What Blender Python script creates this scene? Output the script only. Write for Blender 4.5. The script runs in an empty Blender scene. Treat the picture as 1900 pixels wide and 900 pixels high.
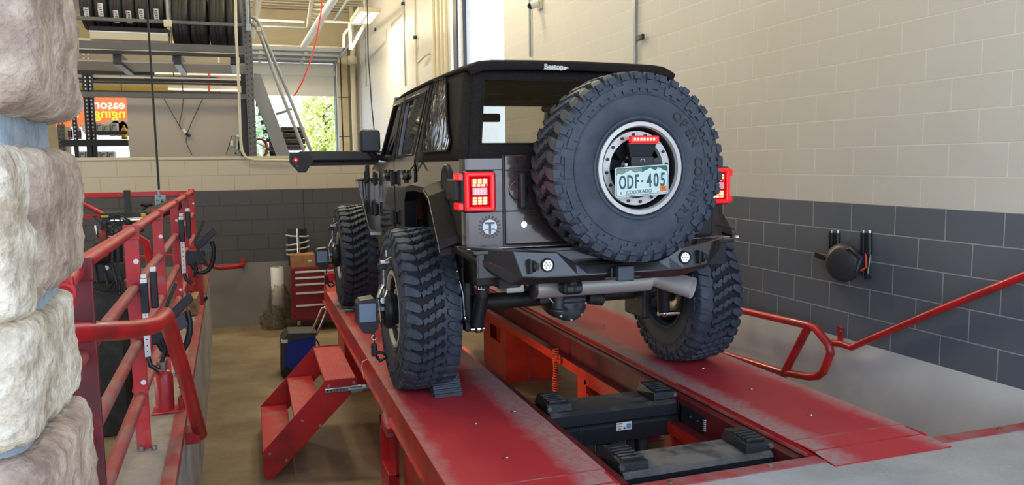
import bpy, bmesh, math, random
from mathutils import Vector, Matrix
random.seed(7)
PI = math.pi
C = bpy.context.scene.collection
SC = bpy.context.scene

# ------------------------------------------------------------------ camera
RIGHT = Vector((0.94741759, -0.31976367, -0.01229276))
UPV = Vector((0.04415688, 0.09259055, 0.99472466))
FWD = Vector((0.31693862, 0.94296245, -0.10184169))
FPX = 1440.585
CAM = Vector((0, 0, 1.40))
cd = bpy.data.cameras.new('camera'); cam = bpy.data.objects.new('camera', cd); C.objects.link(cam)
cd.sensor_width = 36; cd.lens = FPX / 1900 * 36; cd.clip_start = 0.05; cd.clip_end = 300
Mx = Matrix((RIGHT, UPV, -FWD)).transposed().to_4x4(); Mx.translation = CAM
cam.matrix_world = Mx
SC.camera = cam


def at(px, py, ax, v):
    """point of the place seen at a photo pixel, on the plane x, y or z = v"""
    r = FWD + RIGHT * ((px - 950) / FPX) + UPV * ((450 - py) / FPX)
    i = 'xyz'.index(ax)
    t = (v - CAM[i]) / r[i]
    return CAM + r * t


# ------------------------------------------------------------------ world, sun, exposure
SC.view_settings.view_transform = 'Standard'; SC.view_settings.look = 'None'
SC.view_settings.exposure = 0.35; SC.view_settings.gamma = 1
SC.view_settings.use_curve_mapping = False
w = bpy.data.worlds.new('sky'); SC.world = w; w.use_nodes = True
wn = w.node_tree.nodes; wl = w.node_tree.links
bg = wn['Background']
tc = wn.new('ShaderNodeTexCoord'); sx = wn.new('ShaderNodeSeparateXYZ'); rp = wn.new('ShaderNodeValToRGB')
wl.new(tc.outputs['Generated'], sx.inputs[0]); wl.new(sx.outputs['Z'], rp.inputs[0])
rp.color_ramp.elements[0].position = 0.0; rp.color_ramp.elements[0].color = (0.74, 0.86, 1.0, 1)
rp.color_ramp.elements[1].position = 0.7; rp.color_ramp.elements[1].color = (0.42, 0.62, 1.0, 1)
wl.new(rp.outputs[0], bg.inputs[0]); bg.inputs[1].default_value = 3.1
SC.cycles.max_bounces = 8; SC.cycles.diffuse_bounces = 4; SC.cycles.glossy_bounces = 4
SC.cycles.transparent_max_bounces = 12; SC.cycles.use_denoising = True
SC.cycles.sample_clamp_indirect = 6.0
SC.cycles.caustics_reflective = False; SC.cycles.caustics_refractive = False
sun = bpy.data.lights.new('sun', 'SUN'); sun.energy = 7.0; sun.angle = 0.01; sun.color = (1, .95, .85)
so = bpy.data.objects.new('sun', sun); C.objects.link(so)
so.rotation_euler = Vector((-0.85, -0.10, 0.9)).to_track_quat('Z', 'Y').to_euler()


# ------------------------------------------------------------------ materials
def srgb(r, g, b):
    f = lambda c: (c / 255 / 12.92) if c / 255 <= .04045 else ((c / 255 + .055) / 1.055) ** 2.4
    return (f(r), f(g), f(b), 1)


def mat(name, col, rough=.5, metal=0, coat=0, var=None, vscale=6, vlo=.45, vhi=.65, bump=0, bscale=40,
        emit=None, estr=0, spec=.5, alpha=1, detail=4, stretch=None):
    m = bpy.data.materials.new(name); m.use_nodes = True
    nt = m.node_tree; n = nt.nodes; L = nt.links; b = n['Principled BSDF']
    b.inputs['Base Color'].default_value = col
    b.inputs['Roughness'].default_value = rough; b.inputs['Metallic'].default_value = metal
    b.inputs['Specular IOR Level'].default_value = spec
    if coat: b.inputs['Coat Weight'].default_value = coat; b.inputs['Coat Roughness'].default_value = .06
    if alpha < 1: b.inputs['Alpha'].default_value = alpha
    if var or bump:
        g = n.new('ShaderNodeNewGeometry'); vec = g.outputs['Position']
        if stretch:
            mp = n.new('ShaderNodeMapping'); mp.inputs['Scale'].default_value = stretch
            L.new(vec, mp.inputs[0]); vec = mp.outputs[0]
    if var:
        t = n.new('ShaderNodeTexNoise'); t.inputs['Scale'].default_value = vscale; t.inputs['Detail'].default_value = detail
        L.new(vec, t.inputs['Vector'])
        r = n.new('ShaderNodeMapRange'); r.inputs[1].default_value = vlo; r.inputs[2].default_value = vhi
        L.new(t.outputs[0], r.inputs[0])
        mx = n.new('ShaderNodeMix'); mx.data_type = 'RGBA'
        mx.inputs[6].default_value = col; mx.inputs[7].default_value = var
        L.new(r.outputs[0], mx.inputs[0]); L.new(mx.outputs[2], b.inputs['Base Color'])
    if bump:
        t2 = n.new('ShaderNodeTexNoise'); t2.inputs['Scale'].default_value = bscale; t2.inputs['Detail'].default_value = 5
        L.new(vec, t2.inputs['Vector'])
        bp = n.new('ShaderNodeBump'); bp.inputs['Strength'].default_value = bump; bp.inputs['Distance'].default_value = .01
        L.new(t2.outputs[0], bp.inputs['Height']); L.new(bp.outputs[0], b.inputs['Normal'])
    if emit:
        b.inputs['Emission Color'].default_value = emit; b.inputs['Emission Strength'].default_value = estr
    return m


M = {}
M['red'] = mat('red_paint', srgb(192, 34, 38), .38, var=srgb(150, 34, 36), vscale=5, coat=.2)
M['rail'] = mat('railing_paint', srgb(186, 36, 42), .45, var=srgb(165, 95, 90), vscale=9, vlo=.52, vhi=.72)
M['raildust'] = mat('dusty_railing_paint', srgb(160, 62, 62), .6, var=srgb(150, 105, 100), vscale=7, vlo=.4, vhi=.65)
M['orange'] = mat('red_with_warm_light', srgb(205, 50, 26), .45, var=srgb(180, 44, 28), vscale=4)  # on the lift: red paint with warm light put into its colour
M['darkred'] = mat('dark_red_steel', srgb(105, 24, 30), .5, var=srgb(80, 26, 28), vscale=8)
M['black'] = mat('black_plastic', (.014, .015, .018, 1), .42, spec=.4)
M['blacksteel'] = mat('black_powder_coat', (.017, .018, .02, 1), .33, coat=.15, bump=.12, bscale=160)
M['soot'] = mat('black_undercarriage', (.018, .018, .019, 1), .55, var=(.045, .04, .036, 1), vscale=14)
M['dustblack'] = mat('dusty_black_steel', (.02, .021, .025, 1), .5, var=(.19, .175, .15, 1), vscale=9, vlo=.44, vhi=.62)
M['dustyjack'] = mat('very_dusty_black_steel', (.05, .052, .06, 1), .6, var=(.26, .25, .22, 1), vscale=7, vlo=.36, vhi=.56)
M['rubber'] = mat('tyre_rubber', (.035, .045, .064, 1), .58, spec=.45, var=(.050, .061, .082, 1), vscale=11, bump=.08, bscale=120)
M['rubbershade'] = mat('shaded_tyre_rubber', (.014, .015, .017, 1), .75, spec=.3)  # shade of grooves and bores put into a darker rubber colour
M['stocktyre'] = mat('new_tyre_rubber', (.018, .017, .016, 1), .6)
M['paint'] = mat('granite_metallic_paint', (.060, .048, .046, 1), .20, metal=.65, coat=1.0)
M['flare'] = mat('gloss_black_flare', (.010, .009, .011, 1), .42, spec=.22)
M['paint2'] = mat('black_trim', (.022, .021, .022, 1), .27, coat=.3)
M['fabric'] = mat('black_canvas', (.018, .015, .014, 1), .85, spec=.15, var=(.024, .020, .019, 1), vscale=60, bump=.25, bscale=300)
M['silver'] = mat('machined_aluminium', (.56, .54, .51, 1), .45, metal=.35)
M['steel'] = mat('bare_steel', (.5, .5, .49, 1), .35, metal=.9, var=(.3, .28, .26, 1), vscale=20)
M['chrome'] = mat('chrome', (.8, .8, .82, 1), .12, metal=1)
M['cast'] = mat('cast_iron', (.10, .11, .13, 1), .5, metal=.3, var=(.05, .05, .06, 1), vscale=25)
M['darkgrey'] = mat('dark_grey_satin', (.05, .052, .056, 1), .4, metal=.3)
M['bluegrey'] = mat('blue_grey_panel', srgb(118, 138, 158), .5)
M['white'] = mat('white_plastic', (.75, .75, .73, 1), .45)
M['offwhite'] = mat('cream_metal', srgb(205, 196, 172), .5)
M['grey'] = mat('grey_board', srgb(172, 164, 154), .7)
M['rack'] = mat('grey_rack_steel', srgb(96, 94, 94), .5, metal=.2)
M['rackdark'] = mat('dark_rack_steel', srgb(48, 48, 52), .5, metal=.2)
M['galv'] = mat('galvanised_conduit', srgb(150, 160, 165), .4, metal=.5)
M['card'] = mat('cardboard', srgb(168, 124, 82), .8, var=srgb(150, 108, 70), vscale=10)
M['stair'] = mat('mid_grey_stair_steel', srgb(150, 150, 152), .5)
M['wood'] = mat('timber', srgb(160, 128, 92), .8, var=srgb(120, 90, 62), vscale=12, stretch=(1, 6, 1))
M['blue'] = mat('blue_plastic', srgb(18, 52, 150), .4)
M['maroon'] = mat('maroon_tool_chest', srgb(118, 16, 22), .38, coat=.3)
M['led_red'] = mat('lit_red_lens', (.55, .01, .015, 1), .15, emit=(1, .012, .02, 1), estr=.42)
M['led_core'] = mat('lit_led', (1, .3, .15, 1), .2, emit=(1, .42, .16, 1), estr=2.6)
M['lens_white'] = mat('clear_lens', (.38, .38, .40, 1), .12, spec=.8)
M['pod'] = mat('lit_white_pod', (.9, .9, .9, 1), .2, emit=(.85, 1, .97, 1), estr=.75)
M['lamp'] = mat('lit_lamp', (1, .95, .8, 1), .4, emit=(1, .92, .70, 1), estr=2.4)
M['tube'] = mat('lit_fluorescent_tube', (1, .95, .8, 1), .4, emit=(1, .88, .58, 1), estr=2.2)
M['plate'] = mat('plate_white', srgb(205, 222, 220), .3)
M['plategreen'] = mat('plate_green', srgb(20, 98, 76), .35)
M['plateink'] = mat('plate_dark_green', srgb(40, 84, 76), .4)
M['sage'] = mat('plate_sage', srgb(120, 140, 120), .4)
M['sticker'] = mat('orange_sticker', srgb(235, 120, 30), .4)
M['decal'] = mat('pale_decal', srgb(200, 228, 232), .4)
M['decalgrey'] = mat('grey_decal', srgb(70, 72, 74), .4)
M['letter'] = mat('raised_rubber_letter', (.016, .018, .024, 1), .45)
M['ptape'] = mat('yellow_label', srgb(225, 190, 60), .5)
M['hose'] = mat('red_air_hose', srgb(200, 70, 40), .45)
M['stone_hose'] = mat('tan_cable', srgb(180, 130, 100), .5)
M['chockm'] = mat('grey_rubber_chock', (.05, .062, .078, 1), .45)
M['sand'] = mat('cone_yellow', srgb(190, 160, 60), .5)


def dusty(name, amount):
    m = mat(name, (.016, .017, .020, 1), .4, bump=.2, bscale=120)
    nt = m.node_tree; n = nt.nodes; L = nt.links; b = n['Principled BSDF']
    g = n.new('ShaderNodeNewGeometry'); s = n.new('ShaderNodeSeparateXYZ'); L.new(g.outputs['True Normal'], s.inputs[0])
    up = n.new('ShaderNodeMapRange'); up.inputs[1].default_value = .5; up.inputs[2].default_value = .95; L.new(s.outputs['Z'], up.inputs[0])
    t = n.new('ShaderNodeTexNoise'); t.inputs['Scale'].default_value = 5.5; t.inputs['Detail'].default_value = 8; t.inputs['Roughness'].default_value = .68; L.new(g.outputs['Position'], t.inputs['Vector'])
    r = n.new('ShaderNodeMapRange'); r.inputs[1].default_value = .62 - amount * .35; r.inputs[2].default_value = .80 - amount * .3; L.new(t.outputs[0], r.inputs[0])
    m1 = n.new('ShaderNodeMath'); m1.operation = 'MULTIPLY'; L.new(up.outputs[0], m1.inputs[0]); L.new(r.outputs[0], m1.inputs[1])
    mx = n.new('ShaderNodeMix'); mx.data_type = 'RGBA'; mx.inputs[6].default_value = (.016, .017, .020, 1); mx.inputs[7].default_value = (.20, .18, .15, 1)
    L.new(m1.outputs[0], mx.inputs[0]); L.new(mx.outputs[2], b.inputs['Base Color'])
    ro = n.new('ShaderNodeMapRange'); ro.inputs[3].default_value = .38; ro.inputs[4].default_value = .9; L.new(m1.outputs[0], ro.inputs[0]); L.new(ro.outputs[0], b.inputs['Roughness'])
    return m


M['dustblack'] = dusty('dusty_black_steel', .30)
M['dustyjack'] = dusty('very_dusty_black_steel', .85)


def glassy(name, tint, clear, rough=.02, bump=0, bscale=8):
    m = bpy.data.materials.new(name); m.use_nodes = True
    nt = m.node_tree; n = nt.nodes; L = nt.links; n.clear()
    o = n.new('ShaderNodeOutputMaterial'); t = n.new('ShaderNodeBsdfTransparent'); g = n.new('ShaderNodeBsdfGlossy')
    t.inputs[0].default_value = clear
    g.inputs['Color'].default_value = tint; g.inputs['Roughness'].default_value = rough
    fr = n.new('ShaderNodeLayerWeight'); fr.inputs[0].default_value = .5; pw = n.new('ShaderNodeMath'); pw.operation = 'POWER'; L.new(fr.outputs['Facing'], pw.inputs[0]); pw.inputs[1].default_value = 4.0
    sc_ = n.new('ShaderNodeMath'); sc_.operation = 'MULTIPLY_ADD'; L.new(pw.outputs[0], sc_.inputs[0]); sc_.inputs[1].default_value = .85; sc_.inputs[2].default_value = .045
    mx = n.new('ShaderNodeMixShader'); L.new(sc_.outputs[0], mx.inputs[0]); L.new(t.outputs[0], mx.inputs[1]); L.new(g.outputs[0], mx.inputs[2])
    if bump:
        ge = n.new('ShaderNodeNewGeometry'); mp = n.new('ShaderNodeMapping'); mp.inputs['Scale'].default_value = (1, 1.6, .8); mp.inputs['Rotation'].default_value = (.5, 0, 0)
        L.new(ge.outputs['Position'], mp.inputs[0])
        tx = n.new('ShaderNodeTexNoise'); tx.inputs['Scale'].default_value = bscale; tx.inputs['Detail'].default_value = 3; tx.inputs['Distortion'].default_value = 1.2
        L.new(mp.outputs[0], tx.inputs['Vector'])
        bp = n.new('ShaderNodeBump'); bp.inputs['Strength'].default_value = bump; bp.inputs['Distance'].default_value = .06
        L.new(tx.outputs[0], bp.inputs['Height']); L.new(bp.outputs[0], g.inputs['Normal']); L.new(bp.outputs[0], fr.inputs['Normal'])
    L.new(mx.outputs[0], o.inputs[0])
    return m


M['glass'] = glassy('tinted_glass', (.8, .8, .8, 1), (.035, .035, .035, 1))
M['film'] = glassy('tinted_rear_film', (.9, .9, .9, 1), (.46, .43, .39, 1))
M['wind'] = glassy('windscreen_glass', (.9, .9, .9, 1), (.85, .88, .86, 1))
M['plasticfilm'] = glassy('clear_wrap', (1, 1, 1, 1), (.80, .76, .68, 1), .12, .7, 30)
M['clear'] = glassy('window_glass', (.12, .12, .12, 1), (.95, .97, .97, 1))
M['vinyl'] = mat('wrinkled_vinyl', (.022, .018, .015, 1), .08, spec=.6, coat=0)
_n = M['vinyl'].node_tree.nodes; _l = M['vinyl'].node_tree.links
_g = _n.new('ShaderNodeNewGeometry'); _m = _n.new('ShaderNodeMapping'); _m.inputs['Scale'].default_value = (1, 1.8, .8); _m.inputs['Rotation'].default_value = (.7, 0, 0)
_t = _n.new('ShaderNodeTexNoise'); _t.inputs['Scale'].default_value = 5; _t.inputs['Detail'].default_value = 2.5; _t.inputs['Distortion'].default_value = 1.5
_b = _n.new('ShaderNodeBump'); _b.inputs['Strength'].default_value = 1; _b.inputs['Distance'].default_value = .10
_l.new(_g.outputs['Position'], _m.inputs[0]); _l.new(_m.outputs[0], _t.inputs['Vector']); _l.new(_t.outputs[0], _b.inputs['Height'])
_l.new(_b.outputs[0], _n['Principled BSDF'].inputs['Normal']); _l.new(_b.outputs[0], _n['Principled BSDF'].inputs['Coat Normal'])


def block_wall(name, axis, phase, z0, upper, lower, joint_u, joint_l, zb=-99, base=None, over=99, upper2=None):
    """painted concrete block: 8 x 16 in courses, colours split at height z0; bare concrete below zb"""
    m = bpy.data.materials.new(name); m.use_nodes = True
    nt = m.node_tree; n = nt.nodes; L = nt.links; b = n['Principled BSDF']
    g = n.new('ShaderNodeNewGeometry'); s = n.new('ShaderNodeSeparateXYZ'); L.new(g.outputs['Position'], s.inputs[0])
    def math_(op, a, v):
        q = n.new('ShaderNodeMath'); q.operation = op; L.new(a, q.inputs[0]); q.inputs[1].default_value = v; return q.outputs[0]
    hx = math_('SUBTRACT', s.outputs[axis], phase); vz = math_('SUBTRACT', s.outputs['Z'], z0)
    cb = n.new('ShaderNodeCombineXYZ'); L.new(hx, cb.inputs[0]); L.new(vz, cb.inputs[1])
    br = n.new('ShaderNodeTexBrick'); L.new(cb.outputs[0], br.inputs['Vector'])
    br.offset = .5; br.inputs['Scale'].default_value = 1; br.inputs['Mortar Size'].default_value = .0045
    br.inputs['Mortar Smooth'].default_value = .25
    br.inputs['Brick Width'].default_value = .4064; br.inputs['Row Height'].default_value = .2032
    br.inputs['Color1'].default_value = (0, 0, 0, 1); br.inputs['Color2'].default_value = (0, 0, 0, 1)
    br.inputs['Mortar'].default_value = (1, 1, 1, 1)
    up = n.new('ShaderNodeMath'); up.operation = 'GREATER_THAN'; L.new(s.outputs['Z'], up.inputs[0]); up.inputs[1].default_value = z0
    def mixc(fac, a, bcol):
        q = n.new('ShaderNodeMix'); q.data_type = 'RGBA'; L.new(fac, q.inputs[0])
        for sock, v in ((q.inputs[6], a), (q.inputs[7], bcol)):
            if isinstance(v, tuple): sock.default_value = v
            else: L.new(v, sock)
        return q.outputs[2]
    nz = n.new('ShaderNodeTexNoise'); nz.inputs['Scale'].default_value = 1.3; nz.inputs['Detail'].default_value = 3; L.new(g.outputs['Position'], nz.inputs['Vector'])
    dk = lambda c, k: tuple(x * k for x in c[:3]) + (1,)
    uc = mixc(nz.outputs[0], dk(upper, .93), dk(upper, 1.06)); lc = mixc(nz.outputs[0], dk(lower, .85), dk(lower, 1.1))
    fac = br.outputs['Fac']
    u1 = mixc(fac, uc, joint_u); l1 = mixc(fac, lc, joint_l)
    col = mixc(up.outputs[0], l1, u1)
    hgt = n.new('ShaderNodeMath'); hgt.operation = 'MULTIPLY'; L.new(fac, hgt.inputs[0]); hgt.inputs[1].default_value = -1
    if base:
        bl = n.new('ShaderNodeMath'); bl.operation = 'GREATER_THAN'; L.new(s.outputs['Z'], bl.inputs[0]); bl.inputs[1].default_value = zb
        n3 = n.new('ShaderNodeTexNoise'); n3.inputs['Scale'].default_value = 2.2; n3.inputs['Detail'].default_value = 6; L.new(g.outputs['Position'], n3.inputs['Vector'])
        bc = mixc(n3.outputs[0], dk(base, .78), dk(base, 1.18))
        col = mixc(bl.outputs[0], bc, col)
        h2 = n.new('ShaderNodeMath'); h2.operation = 'MULTIPLY'; L.new(hgt.outputs[0], h2.inputs[0]); L.new(bl.outputs[0], h2.inputs[1]); hgt = h2
    n2 = n.new('ShaderNodeTexNoise'); n2.inputs['Scale'].default_value = 90; n2.inputs['Detail'].default_value = 4; L.new(g.outputs['Position'], n2.inputs['Vector'])
    ad = n.new('ShaderNodeMath'); ad.operation = 'MULTIPLY_ADD'; L.new(n2.outputs[0], ad.inputs[0]); ad.inputs[1].default_value = .18; L.new(hgt.outputs[0], ad.inputs[2])
    bp = n.new('ShaderNodeBump'); bp.inputs['Strength'].default_value = .7; bp.inputs['Distance'].default_value = .006
    L.new(ad.outputs[0], bp.inputs['Height']); L.new(bp.outputs[0], b.inputs['Normal'])
    L.new(col, b.inputs['Base Color']); b.inputs['Roughness'].default_value = .6
    return m


CREAM = srgb(203, 201, 194); DARK = srgb(90, 97, 108)
M['wall_r'] = block_wall('painted_block_right', 'Y', 5.998 - .2032, 1.0787, CREAM, DARK, srgb(224, 220, 208), srgb(150, 154, 158), .068, srgb(206, 206, 204))
M['wall_b'] = block_wall('painted_block_back', 'X', -.3937, 1.0787, srgb(198, 188, 168), srgb(80, 80, 82), srgb(180, 170, 150), srgb(56, 56, 58), .085, srgb(134, 128, 122))
M['cream'] = mat('cream_paint', srgb(200, 188, 158), .6, var=srgb(190, 176, 146), vscale=1.5)


def concrete(name, a, b_, c=None, scale=1.2, rough=.7, bump=.15):
    m = bpy.data.materials.new(name); m.use_nodes = True
    nt = m.node_tree; n = nt.nodes; L = nt.links; b = n['Principled BSDF']
    g = n.new('ShaderNodeNewGeometry')
    t = n.new('ShaderNodeTexNoise'); t.inputs['Scale'].default_value = scale; t.inputs['Detail'].default_value = 8; t.inputs['Roughness'].default_value = .62
    L.new(g.outputs['Position'], t.inputs['Vector'])
    r = n.new('ShaderNodeValToRGB'); r.color_ramp.elements[0].position = .34; r.color_ramp.elements[0].color = a
    r.color_ramp.elements[1].position = .66; r.color_ramp.elements[1].color = b_
    L.new(t.outputs[0], r.inputs[0])
    t2 = n.new('ShaderNodeTexNoise'); t2.inputs['Scale'].default_value = 60; t2.inputs['Detail'].default_value = 4; L.new(g.outputs['Position'], t2.inputs['Vector'])
    bp = n.new('ShaderNodeBump'); bp.inputs['Strength'].default_value = bump; bp.inputs['Distance'].default_value = .01
    L.new(t2.outputs[0], bp.inputs['Height']); L.new(bp.outputs[0], b.inputs['Normal'])
    mx = n.new('ShaderNodeMix'); mx.data_type = 'RGBA'; mx.inputs[6].default_value = (.8, .8, .8, 1); mx.inputs[7].default_value = (1.15, 1.15, 1.15, 1)
    L.new(t2.outputs[0], mx.inputs[0])
    mm = n.new('ShaderNodeMix'); mm.data_type = 'RGBA'; mm.blend_type = 'MULTIPLY'; mm.inputs[0].default_value = 1
    L.new(r.outputs[0], mm.inputs[6]); L.new(mx.outputs[2], mm.inputs[7]); L.new(mm.outputs[2], b.inputs['Base Color'])
    b.inputs['Roughness'].default_value = rough
    return m


M['floor'] = concrete('driveway_concrete', srgb(150, 148, 142), srgb(178, 178, 174), scale=1.6)
M['pit'] = concrete('stained_pit_concrete', srgb(116, 98, 74), srgb(158, 142, 116), scale=1.3, rough=.55)
M['curb'] = concrete('curb_concrete', srgb(140, 140, 134), srgb(176, 180, 178), scale=3)
M['curbtop'] = concrete('curb_top_concrete', srgb(132, 124, 114), srgb(164, 156, 146), scale=5)
M['stone'] = concrete('tan_ledge_stone', srgb(128, 104, 88), srgb(200, 176, 152), scale=11, rough=.85, bump=1.0)
M['stonew'] = concrete('pale_ledge_stone', srgb(160, 138, 112), srgb(222, 208, 184), scale=15, rough=.85, bump=1.0)
M['mortar'] = concrete('grey_mortar', srgb(128, 138, 146), srgb(156, 164, 168), scale=20, rough=.9, bump=.6)


def runway_mat(name, x_dust, side):
    """red chequered runway paint with grey dust trodden along the edge at x_dust"""
    m = bpy.data.materials.new(name); m.use_nodes = True
    nt = m.node_tree; n = nt.nodes; L = nt.links; b = n['Principled BSDF']
    g = n.new('ShaderNodeNewGeometry'); s = n.new('ShaderNodeSeparateXYZ'); L.new(g.outputs['Position'], s.inputs[0])
    t = n.new('ShaderNodeTexNoise'); t.inputs['Scale'].default_value = 7; t.inputs['Detail'].default_value = 7; t.inputs['Roughness'].default_value = .65; L.new(g.outputs['Position'], t.inputs['Vector'])
    d = None
    for xd, wd in zip(x_dust, side):
        q = n.new('ShaderNodeMath'); q.operation = 'SUBTRACT'; L.new(s.outputs['X'], q.inputs[0]); q.inputs[1].default_value = xd
        a = n.new('ShaderNodeMath'); a.operation = 'ABSOLUTE'; L.new(q.outputs[0], a.inputs[0])
        ms = n.new('ShaderNodeMath'); ms.operation = 'MULTIPLY_ADD'; L.new(t.outputs[0], ms.inputs[0]); ms.inputs[1].default_value = -.16; L.new(a.outputs[0], ms.inputs[2])
        r = n.new('ShaderNodeMapRange'); L.new(ms.outputs[0], r.inputs[0]); r.inputs[1].default_value = wd - .16; r.inputs[2].default_value = wd - .06
        r.inputs[3].default_value = 1; r.inputs[4].default_value = 0
        if d is None: d = r.outputs[0]
        else:
            mxm = n.new('ShaderNodeMath'); mxm.operation = 'MAXIMUM'; L.new(d, mxm.inputs[0]); L.new(r.outputs[0], mxm.inputs[1]); d = mxm.outputs[0]
    t3 = n.new('ShaderNodeTexNoise'); t3.inputs['Scale'].default_value = 38; t3.inputs['Detail'].default_value = 5; L.new(g.outputs['Position'], t3.inputs['Vector'])
    fr = n.new('ShaderNodeMapRange'); L.new(t3.outputs[0], fr.inputs[0]); fr.inputs[1].default_value = .32; fr.inputs[2].default_value = .6; fr.inputs[3].default_value = .45; fr.inputs[4].default_value = .95
    md = n.new('ShaderNodeMath'); md.operation = 'MULTIPLY'; L.new(d, md.inputs[0]); L.new(fr.outputs[0], md.inputs[1])
    base = n.new('ShaderNodeMix'); base.data_type = 'RGBA'; base.inputs[6].default_value = srgb(174, 38, 50); base.inputs[7].default_value = srgb(188, 58, 66); L.new(t.outputs[0], base.inputs[0])
    mx = n.new('ShaderNodeMix'); mx.data_type = 'RGBA'; L.new(md.outputs[0], mx.inputs[0]); L.new(base.outputs[2], mx.inputs[6]); mx.inputs[7].default_value = srgb(168, 138, 134)
    L.new(mx.outputs[2], b.inputs['Base Color']); b.inputs['Roughness'].default_value = .48
    bp = n.new('ShaderNodeBump'); bp.inputs['Strength'].default_value = .12; bp.inputs['Distance'].default_value = .004; L.new(t3.outputs[0], bp.inputs['Height']); L.new(bp.outputs[0], b.inputs['Normal'])
    return m


M['runway_l'] = runway_mat('left_runway_paint', (1.46, .76), (.18, .05))
M['runway_r'] = runway_mat('right_runway_paint', (2.48, 3.17), (.16, .10))


# ------------------------------------------------------------------ mesh builder
class MB:
    def __init__(s):
        s.v = []; s.f = []; s.mi = []; s.sm = []; s.mats = []; s.cur = 0

    def m(s, k):
        mt = M[k]
        if mt not in s.mats: s.mats.append(mt)
        s.cur = s.mats.index(mt); return s

    def add(s, vs, fs, smooth=False, T=None):
        o = len(s.v)
        for p in vs:
            p = Vector(p)
            s.v.append(T @ p if T else p)
        for f in fs:
            s.f.append([o + i for i in f]); s.mi.append(s.cur); s.sm.append(smooth)
        return s

    def box(s, a, b, bev=0, T=None):
        x0, x1 = sorted((a[0], b[0])); y0, y1 = sorted((a[1], b[1])); z0, z1 = sorted((a[2], b[2]))
        if bev <= 0:
            vs = [(x, y, z) for z in (z0, z1) for y in (y0, y1) for x in (x0, x1)]
            return s.add(vs, [(0, 2, 3, 1), (4, 5, 7, 6), (0, 1, 5, 4), (2, 6, 7, 3), (0, 4, 6, 2), (1, 3, 7, 5)], T=T)
        bm = bmesh.new(); bmesh.ops.create_cube(bm, size=1)
        for v in bm.verts: v.co = Vector(((x0 + x1) / 2 + v.co.x * (x1 - x0), (y0 + y1) / 2 + v.co.y * (y1 - y0), (z0 + z1) / 2 + v.co.z * (z1 - z0)))
        bev = min(bev, .45 * min(x1 - x0, y1 - y0, z1 - z0))
        bmesh.ops.bevel(bm, geom=bm.edges[:], offset=bev, segments=2, profile=.5, affect='EDGES')
        bm.verts.index_update()
        vs = [v.co.copy() for v in bm.verts]; fs = [[v.index for v in f.verts] for f in bm.faces]; bm.free()
        return s.add(vs, fs, T=T)

    def hexa(s, q0, q1):
        """solid between two quads (same winding)"""
        vs = list(q0) + list(q1)
        return s.add(vs, [(3, 2, 1, 0), (4, 5, 6, 7), (0, 1, 5, 4), (1, 2, 6, 5), (2, 3, 7, 6), (3, 0, 4, 7)])

    def prism(s, pts, d, smooth=False, T=None):
        """closed polygon (3-D points) swept by vector d"""
        d = Vector(d); n = len(pts); vs = [Vector(p) for p in pts] + [Vector(p) + d for p in pts]
        fs = [list(range(n))[::-1], list(range(n, 2 * n))] + [(i, (i + 1) % n, n + (i + 1) % n, n + i) for i in range(n)]
        return s.add(vs, fs, smooth, T)

    def cyl(s, p0, p1, r0, r1=None, seg=16, cap=True):
        p0 = Vector(p0); p1 = Vector(p1); r1 = r0 if r1 is None else r1
        d = (p1 - p0).normalized(); a = d.orthogonal().normalized(); b = d.cross(a)
        vs = []
        for p, r in ((p0, r0), (p1, r1)):
            vs += [p + (a * math.cos(t) + b * math.sin(t)) * r for t in [2 * PI * i / seg for i in range(seg)]]
        fs = [(i, (i + 1) % seg, seg + (i + 1) % seg, seg + i) for i in range(seg)]
        s.add(vs, fs, True)
        if cap:
            s.add(vs[:seg], [list(range(seg))[::-1]]); s.add(vs[seg:], [list(range(seg))])
        return s

    def tube(s, pts, r, seg=10, cap=True):
        pts = [Vector(p) for p in pts]; n = len(pts); vs = []; a = None
        for i, p in enumerate(pts):
            d = (pts[min(i + 1, n - 1)] - pts[max(i - 1, 0)]).normalized()
            if a is None: a = d.orthogonal().normalized()
            else:
                a = (a - d * a.dot(d)); a = a.normalized() if a.length > 1e-6 else d.orthogonal().normalized()
            b = d.cross(a)
            rr = r[i] if isinstance(r, (list, tuple)) else r
            vs += [p + (a * math.cos(2 * PI * k / seg) + b * math.sin(2 * PI * k / seg)) * rr for k in range(seg)]
        fs = [(i * seg + k, i * seg + (k + 1) % seg, (i + 1) * seg + (k + 1) % seg, (i + 1) * seg + k) for i in range(n - 1) for k in range(seg)]
        s.add(vs, fs, True)
        if cap: s.add(vs[:seg], [list(range(seg))[::-1]]); s.add(vs[-seg:], [list(range(seg))])
        return s

    def lathe(s, prof, c, ax='x', seg=48, smooth=True, closed=False):
        """prof: (offset along axis, radius)"""
        A, U, W = {'x': ((1, 0, 0), (0, 1, 0), (0, 0, 1)), 'y': ((0, 1, 0), (1, 0, 0), (0, 0, 1)), 'z': ((0, 0, 1), (1, 0, 0), (0, 1, 0))}[ax]
        A = Vector(A); U = Vector(U); W = Vector(W); c = Vector(c); n = len(prof)
        vs = [c + A * o + (U * math.cos(2 * PI * k / seg) + W * math.sin(2 * PI * k / seg)) * r for o, r in prof for k in range(seg)]
        rng = range(n if closed else n - 1)
        fs = [(i * seg + k, i * seg + (k + 1) % seg, ((i + 1) % n) * seg + (k + 1) % seg, ((i + 1) % n) * seg + k) for i in rng for k in range(seg)]
        return s.add(vs, fs, smooth)

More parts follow.
